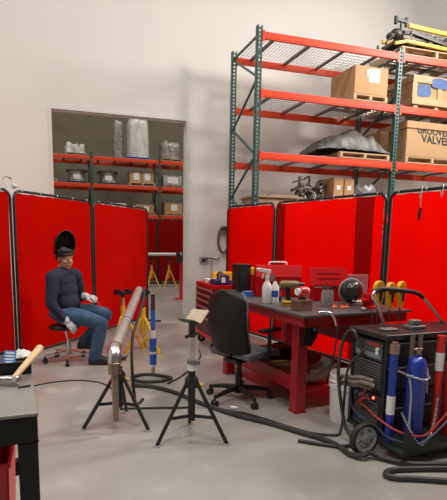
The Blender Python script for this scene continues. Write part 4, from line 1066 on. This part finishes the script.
# ------------------------------------------------------------------ welding cart
ca = thing('welding_cart', 'black welding cart with chrome push bar in the right foreground', 'cart', (2.15, 2.85, 0), .08)
# local: vents face -x, cylinders stand on the -y side; machine bay x 0..0.8, y 0..0.36
m = MB(); m.mm((-.02, -.30, .07), (.86, .38, .095)); m.mm((-.075, -.30, .07), (-.02, -.065, .095)); m.build('platform', 'plate_green', ca, bevel=.004)
MB().prism([(-.085, -.303, .075), (.10, -.303, .075), (-.06, -.303, .27), (-.085, -.303, .27)], (0, 0, 0), (0, .003, 0)).build('gusset', 'plate_green', ca)
for x, y in ((0, .0), (0, .36), (.82, 0), (.82, .36)): MB().mm((x - .015, y - .015, .095), (x + .015, y + .015, .785)).build('upright', 'black_metal', ca, bevel=.003)
MB().mm((-.035, -.03, .785), (.86, .39, .825)).build('top_tray', 'black_metal', ca, bevel=.008)
MB().mm((.0, .01, .385), (.82, .35, .40)).build('middle_shelf', 'black_metal', ca)
for z in (.76, .585, .29): MB().tube([(.0, -.02, z), (.84, -.02, z)], .006, 8).build('side_rail', 'galv_dark', ca)
MB().mm((.0, .352, .10), (.82, .36, .78)).build('back_panel', 'black_metal', ca)
WX = -.18
for y in (-.035,):
    w_ = MB().lathe([(.088, -.02), (.108, -.022), (.115, -.012), (.115, .012), (.108, .022), (.088, .02)], (WX, y, .115), 32, axis=(0, 1, 0)).build('wheel', 'rubber', ca)
    m = MB(); m.lathe([(.070, -.014), (.089, -.021), (.089, .021), (.070, .014), (.070, -.014)], (WX, y, .115), 28, axis=(0, 1, 0)); m.cyl((WX, y - .024, .115), (WX, y + .024, .115), .024)
    for k in range(5):
        a = 2*PI*k/5 + .3; m.bar((WX, y, .115), (WX + .082*math.cos(a), y, .115 + .082*math.sin(a)), .034, .03, up=(0, 1, 0))
    m.build('spoked_rim', 'grey_plastic', w_)
MB().cyl((WX, -.05, .115), (WX, .055, .115), .012).bar((WX, .035, .115), (-.02, .035, .083), .03, .02).build('axle', 'black_metal', ca)
for x, y in ((.80, -.22), (.80, .32), (.06, .33)): MB().lathe([(0, -.018), (.03, -.018), (.034, 0), (.03, .018), (0, .018)], (x, y, .034), 18, axis=(0, 1, 0)).mm((x - .02, y - .02, .05), (x + .02, y + .02, .072)).build('caster', 'rubber', ca)
# push bar: two chrome legs and a black grip
hb = [(.23, .31, .825), (.15, .31, .98), (.105, .312, 1.05), (.13, .315, 1.09), (.20, .32, 1.105), (.38, .32, 1.09), (.52, .32, 1.07), (.60, .318, 1.03), (.72, .31, .92), (.82, .305, .825)]
S = spline(hb, 6)
MB().tube(S, .013, 12).build('push_bar', 'chrome', ca)
MB().tube(S[17:43], .0165, 12).build('grip', 'rubber', ca)
MB().mm((.30, .10, .8255), (.44, .2, .85)).mm((.33, .12, .85), (.41, .18, .89)).build('top_clamp', 'galv_dark', ca, bevel=.006)
MB().mm((.06, .10, .8255), (.18, .18, .84)).build('top_plate', 'galv_dark', ca, bevel=.004)
# welder (upper) and cooler (lower)
wd = thing('welding_machine', 'black welding power source with vent slats on the cart upper shelf', 'welding machine', (2.15, 2.85, 0), .08)
MB().mm((-.005, .03, .4015), (.70, .334, .765)).build('case', 'welder_navy', wd, bevel=.01)
MB().mm((-.014, .035, .625), (-.005, .335, .75)).build('control_panel', 'welder_panel', wd, bevel=.003)
MB().mm((-.018, .06, .725), (-.0145, .20, .742)).build('red_badge', 'lead_red', wd); MB().mm((-.018, .05, .640), (-.0145, .31, .672)).build('pale_stripe', 'panel_stripe', wd)
m = MB()
for z in (.69, .715):
    m.cyl((-.026, .08, z - .01), (-.014, .08, z - .01), .014)
m.cyl((-.026, .07, .71), (-.014, .07, .71), .010); m.build('knob', 'white_plastic', wd)
m = MB()
for k in range(10): m.bar((-.006, .04, .425 + .0195*k), (-.006, .335, .425 + .0195*k), .016, .007)
m.build('vent_slat', 'vent_grey', wd)
co = thing('coolant_unit', 'dark vented cooler with red pilot light on the cart bottom', 'cooler', (2.15, 2.85, 0), .08)
MB().mm((-.005, .03, .0955), (.70, .334, .375)).build('case', 'welder_navy', co, bevel=.01)
m = MB()
for k in range(11): m.bar((-.006, .05, .115 + .019*k), (-.006, .26, .115 + .019*k), .014, .006)
m.build('vent_slat', 'vent_grey', co)
MB().ball((-.010, .10, .345), .010).build('pilot_light', 'led_red', co)
m = MB()
for y in (.17, .23, .29): m.cyl((-.03, y, .335), (-.005, y, .335), .015)
m.build('hose_port', 'galv_dark', co)
# cylinders and rod tubes on the near side
def world(x, y, z=0): 
    c_, s_ = math.cos(.08), math.sin(.08); return V((2.15 + x*c_ - y*s_, 2.85 + x*s_ + y*c_, z))
PZ = .0955
bc = thing('gas_cylinder', 'fat blue gas cylinder standing on the welding cart', 'gas cylinder', world(.125, -.155, PZ))
MB().lathe([(0, 0), (.060, 0), (.066, .01), (.066, .52), (.060, .56), (.045, .59), (.022, .60), (.02, .62), (0, .62)], (0, 0, 0), 32).build('tank', 'cyl_blue', bc)
MB().cyl((0, 0, .619), (0, 0, .66), .014).cyl((-.03, 0, .65), (.03, 0, .65), .009).build('valve', 'bronze_tube', bc)
for i, x in enumerate((.165, .235)):
    o = thing('filler_rod_tube', ('left', 'right')[i] + ' grey-brown tube standing behind the fat blue cylinder', 'tube', world(x, -.056, PZ), 0, 'grey-brown tubes on the cart')
    MB().cyl((0, .0, 0), (0, 0, .725), .0165, n=18).build('tube', 'tube_grey', o); MB().cyl((0, 0, .7255), (0, 0, .737), .018, n=18).build('cap', 'tube_grey', o)
bt2 = thing('filler_rod_tube', 'slim bright blue tube with brown cap left of the fat blue cylinder', 'tube', world(-.028, -.10, PZ))
MB().cyl((0, 0, 0), (0, 0, .62), .028, n=22).build('tube', 'cyl_blue', bt2); MB().cyl((0, 0, .6205), (0, 0, .68), .033, n=20).cyl((0, 0, .68), (0, 0, .70), .02).build('cap', 'bronze_tube', bt2); MB().lathe([(.0285, .20), (.0290, .20), (.0290, .33), (.0285, .33)], (0, 0, 0), 22).build('paper_label', 'paper', bt2)
rt = thing('filler_rod_tube', 'slim red tube with white label at the right end of the cart', 'tube', world(.385, -.10, PZ))
MB().cyl((0, 0, 0), (0, 0, .71), .028, n=22).build('tube', 'cyl_red', rt); MB().lathe([(.0285, .47), (.0290, .47), (.0290, .60), (.0285, .60)], (0, 0, 0), 22).build('paper_label', 'paper', rt); MB().cyl((0, 0, .7105), (0, 0, .72), .031, n=20).build('cap', 'cyl_red', rt)
rc = thing('gas_cylinder', 'fat red gas cylinder cut off by the right picture edge', 'gas cylinder', world(.50, -.16, PZ))
MB().lathe([(0, 0), (.076, 0), (.082, .01), (.082, .50), (.075, .55), (.05, .585), (.025, .60), (.02, .62), (0, .62)], (0, 0, 0), 32).build('tank', 'cyl_red', rc); MB().cyl((0, 0, .619), (0, 0, .66), .014).build('valve', 'bronze_tube', rc)
# chains
def chain(pts, label, r=.0028, a=.011):
    P = spline(pts, 10); L_ = [0]
    for p_, q_ in zip(P[:-1], P[1:]): L_.append(L_[-1] + (q_ - p_).length)
    n = int(L_[-1] / (a*1.55)); m = MB(); k = 0
    for i in range(n):
        s_ = (i + .5) / n * L_[-1]
        while L_[k+1] < s_: k += 1
        p_ = P[k].lerp(P[k+1], (s_ - L_[k]) / (L_[k+1] - L_[k])); t_ = (P[k+1] - P[k]).normalized()
        d_, u_, w_ = basis(t_); e_ = u_ if i % 2 else w_
        m.tube([p_ + t_*(a*math.cos(b_)) + e_*(a*.62*math.sin(b_)) for b_ in [2*PI*j/8 for j in range(8)]], r, 5, closed=True)
    return tag(m.build('chain', 'galv'), label, 'chain', 'safety chains on the cart')
chain([world(.045, -.042, .585), world(.05, -.16, .575), world(.10, -.232, .560), world(.16, -.232, .565), world(.205, -.17, .575), world(.27, -.10, .59), world(.29, -.042, .60)], 'steel chain around the upper half of the fat blue cylinder')
chain([world(.052, -.170, .560), world(.048, -.20, .45), world(.046, -.205, .30), world(.046, -.205, .22)], 'loose chain end hanging left of the fat blue cylinder')
chain([world(.262, -.115, .575), world(.265, -.12, .50), world(.265, -.12, .42)], 'short chain end hanging right of the fat blue cylinder')
chain([world(.03, -.145, .31), world(.045, -.21, .22), world(.08, -.245, .14), world(.125, -.25, .112), world(.19, -.245, .15), world(.26, -.21, .24), world(.33, -.16, .38)], 'long chain sagging low in front of the cylinders')
# hoses and leads at the machine front
tag(MB().tube(spline([world(-.032, .20, .62), world(-.06, .30, .80), world(-.10, .36, .74), world(-.15, .34, .55), world(-.16, .30, .36), world(-.155, .22, .12), world(-.17, .10, .03), world(-.3, .12, .016), world(-.5, .3, .016)], 8), .013, 10).build('hose', 'hose'), 'black hose arching from the welder down past the bucket', 'hose')
sl_ = thing('torch_sleeve', 'bundle of leather-sleeved torch cables in front of the welder', 'torch cable', world(-.06, .15, .44))
for k, (z, y) in enumerate(((0, 0), (.03, .02), (-.03, .03))):
    MB().tube(spline([(.02, -.10 + y, z + .01), (-.03, -.02 + y, z + .02), (-.05, .06 + y, z), (-.07, .15 + y, z - .01), (-.08, .20 + y*.5, z - .05)], 6), .017 - .002*k, 10).build('sleeve', 'leather', sl_)
tag(MB().tube(spline([world(-.03, .17, .41), world(-.045, .16, .36), world(-.05, .19, .29), world(-.045, .13, .27), world(-.085, -.06, .25), world(-.045, -.19, .21), world(.06, -.255, .18), world(.16, -.265, .19), world(.28, -.27, .29), world(.40, -.28, .42), world(.56, -.27, .57)], 8), .007, 8).build('lead', 'lead_red'), 'red lead sagging across the front of the cylinders', 'lead')
tag(MB().tube(spline([world(-.04, .30, .40), world(-.05, .31, .30), world(-.05, .24, .20), world(-.056, -.03, .16), world(-.066, -.10, .15), world(-.045, -.19, .14), world(.06, -.27, .13), world(.16, -.285, .17), world(.30, -.29, .27), world(.56, -.29, .46)], 8), .008, 8).build('lead', 'lead_blue'), 'dark blue lead sagging below the red one across the cylinders', 'lead')
tag(MB().tube(spline([world(-.032, .10, .33), world(-.05, .13, .34), world(-.055, .20, .30), world(-.05, .24, .24), world(-.032, .25, .21)], 8), .006, 8).build('lead', 'lead_red'), 'short red loop of lead on the lower cooler front', 'lead')
# yellow power tools hung on the push bar
def hanging_tool(label, loc, rz):
    g = thing('hanging_tool', label, 'hand tool', loc, rz, 'yellow and black tools on the push bar')
    out = [(.052*math.cos(t), .058 + .052*math.sin(t)) for t in [PI*i/12 for i in range(13)]] + [(-.046, .0), (-.03, -.06), (-.012, -.105), (.012, -.105), (.034, -.06), (.050, .0)]
    MB().prism([(x, -.018, z) for x, z in out], (0, 0, 0), (0, .036, 0)).build('body', 'yellow', g, bevel=.008)
    MB().mm((-.054, -.024, .02), (.056, -.0185, .045)).build('strap', 'black_plastic', g)
    MB().mm((-.012, -.026, -.05), (.018, -.0185, .02)).build('trigger', 'black_plastic', g, bevel=.004)
    MB().tube(spline([(0, 0, -.105), (0, 0, -.15), (.004, 0, -.21)], 6), .006, 6).build('cord', 'hose', g)
    return g
g1 = hanging_tool('leftmost yellow and black tool hanging at the cart push bar', world(.245, .42, 1.05), .25)
g2 = dup(g1, 'middle yellow and black tool hanging at the cart push bar', world(.37, .43, 1.035), .4)
g3 = dup(g1, 'rightmost yellow and black tool hanging at the cart push bar', world(.487, .44, 1.04), .4)

# ------------------------------------------------------------------ light
def lamp(x, y, z, power, size=1.6, col=(1, .97, .93), tilt=0):
    l = bpy.data.lights.new('high_bay_or_backlight', 'AREA'); l.shape = 'RECTANGLE'; l.size = size; l.size_y = size*.5; l.energy = power; l.color = col
    o = bpy.data.objects.new('high_bay_or_backlight', l); COL.objects.link(o); o.location = (x, y, z); o.rotation_euler.y = tilt
for x, y, p_ in ((-4, .5, 300), (.6, .3, 400), (-4, 5.0, 250), (.6, 4.6, 215), (5.4, 3.0, 390), (10, 4.8, 240)): lamp(x, y, 9.0, p_ * 1.25)
lamp(7.6, 5.0, 5.6, 740, tilt=math.radians(62))  # backlight added low and tilted to make the right screens glow
for x in (-2, 2.8, 7): lamp(x, 13.4, 8.6, 300)
wld = bpy.data.worlds.new('world'); scene.world = wld; wld.use_nodes = True
bg = wld.node_tree.nodes['Background']; bg.inputs['Color'].default_value = (1, .97, .93, 1); bg.inputs['Strength'].default_value = .22

# ------------------------------------------------------------------ camera
cam = bpy.data.cameras.new('camera'); co_ = bpy.data.objects.new('camera', cam); COL.objects.link(co_)
cam.sensor_fit = 'AUTO'; cam.sensor_width = 36; cam.lens = 36.0; cam.shift_y = 68/500; cam.clip_start = .05
RI, FW, UP = V((.94933007, -.31377726, .01778325)), V((.31267048, .93723207, -.1543801)), V((.03177393, .15211797, .98785148))
co_.matrix_world = Matrix(((RI.x, UP.x, -FW.x, 0), (RI.y, UP.y, -FW.y, 0), (RI.z, UP.z, -FW.z, 1.45), (0, 0, 0, 1)))
scene.camera = co_
vs = scene.view_settings
vs.view_transform = 'Standard'; vs.look = 'None'; vs.exposure = -0.95; vs.gamma = 1.0; vs.use_curve_mapping = False
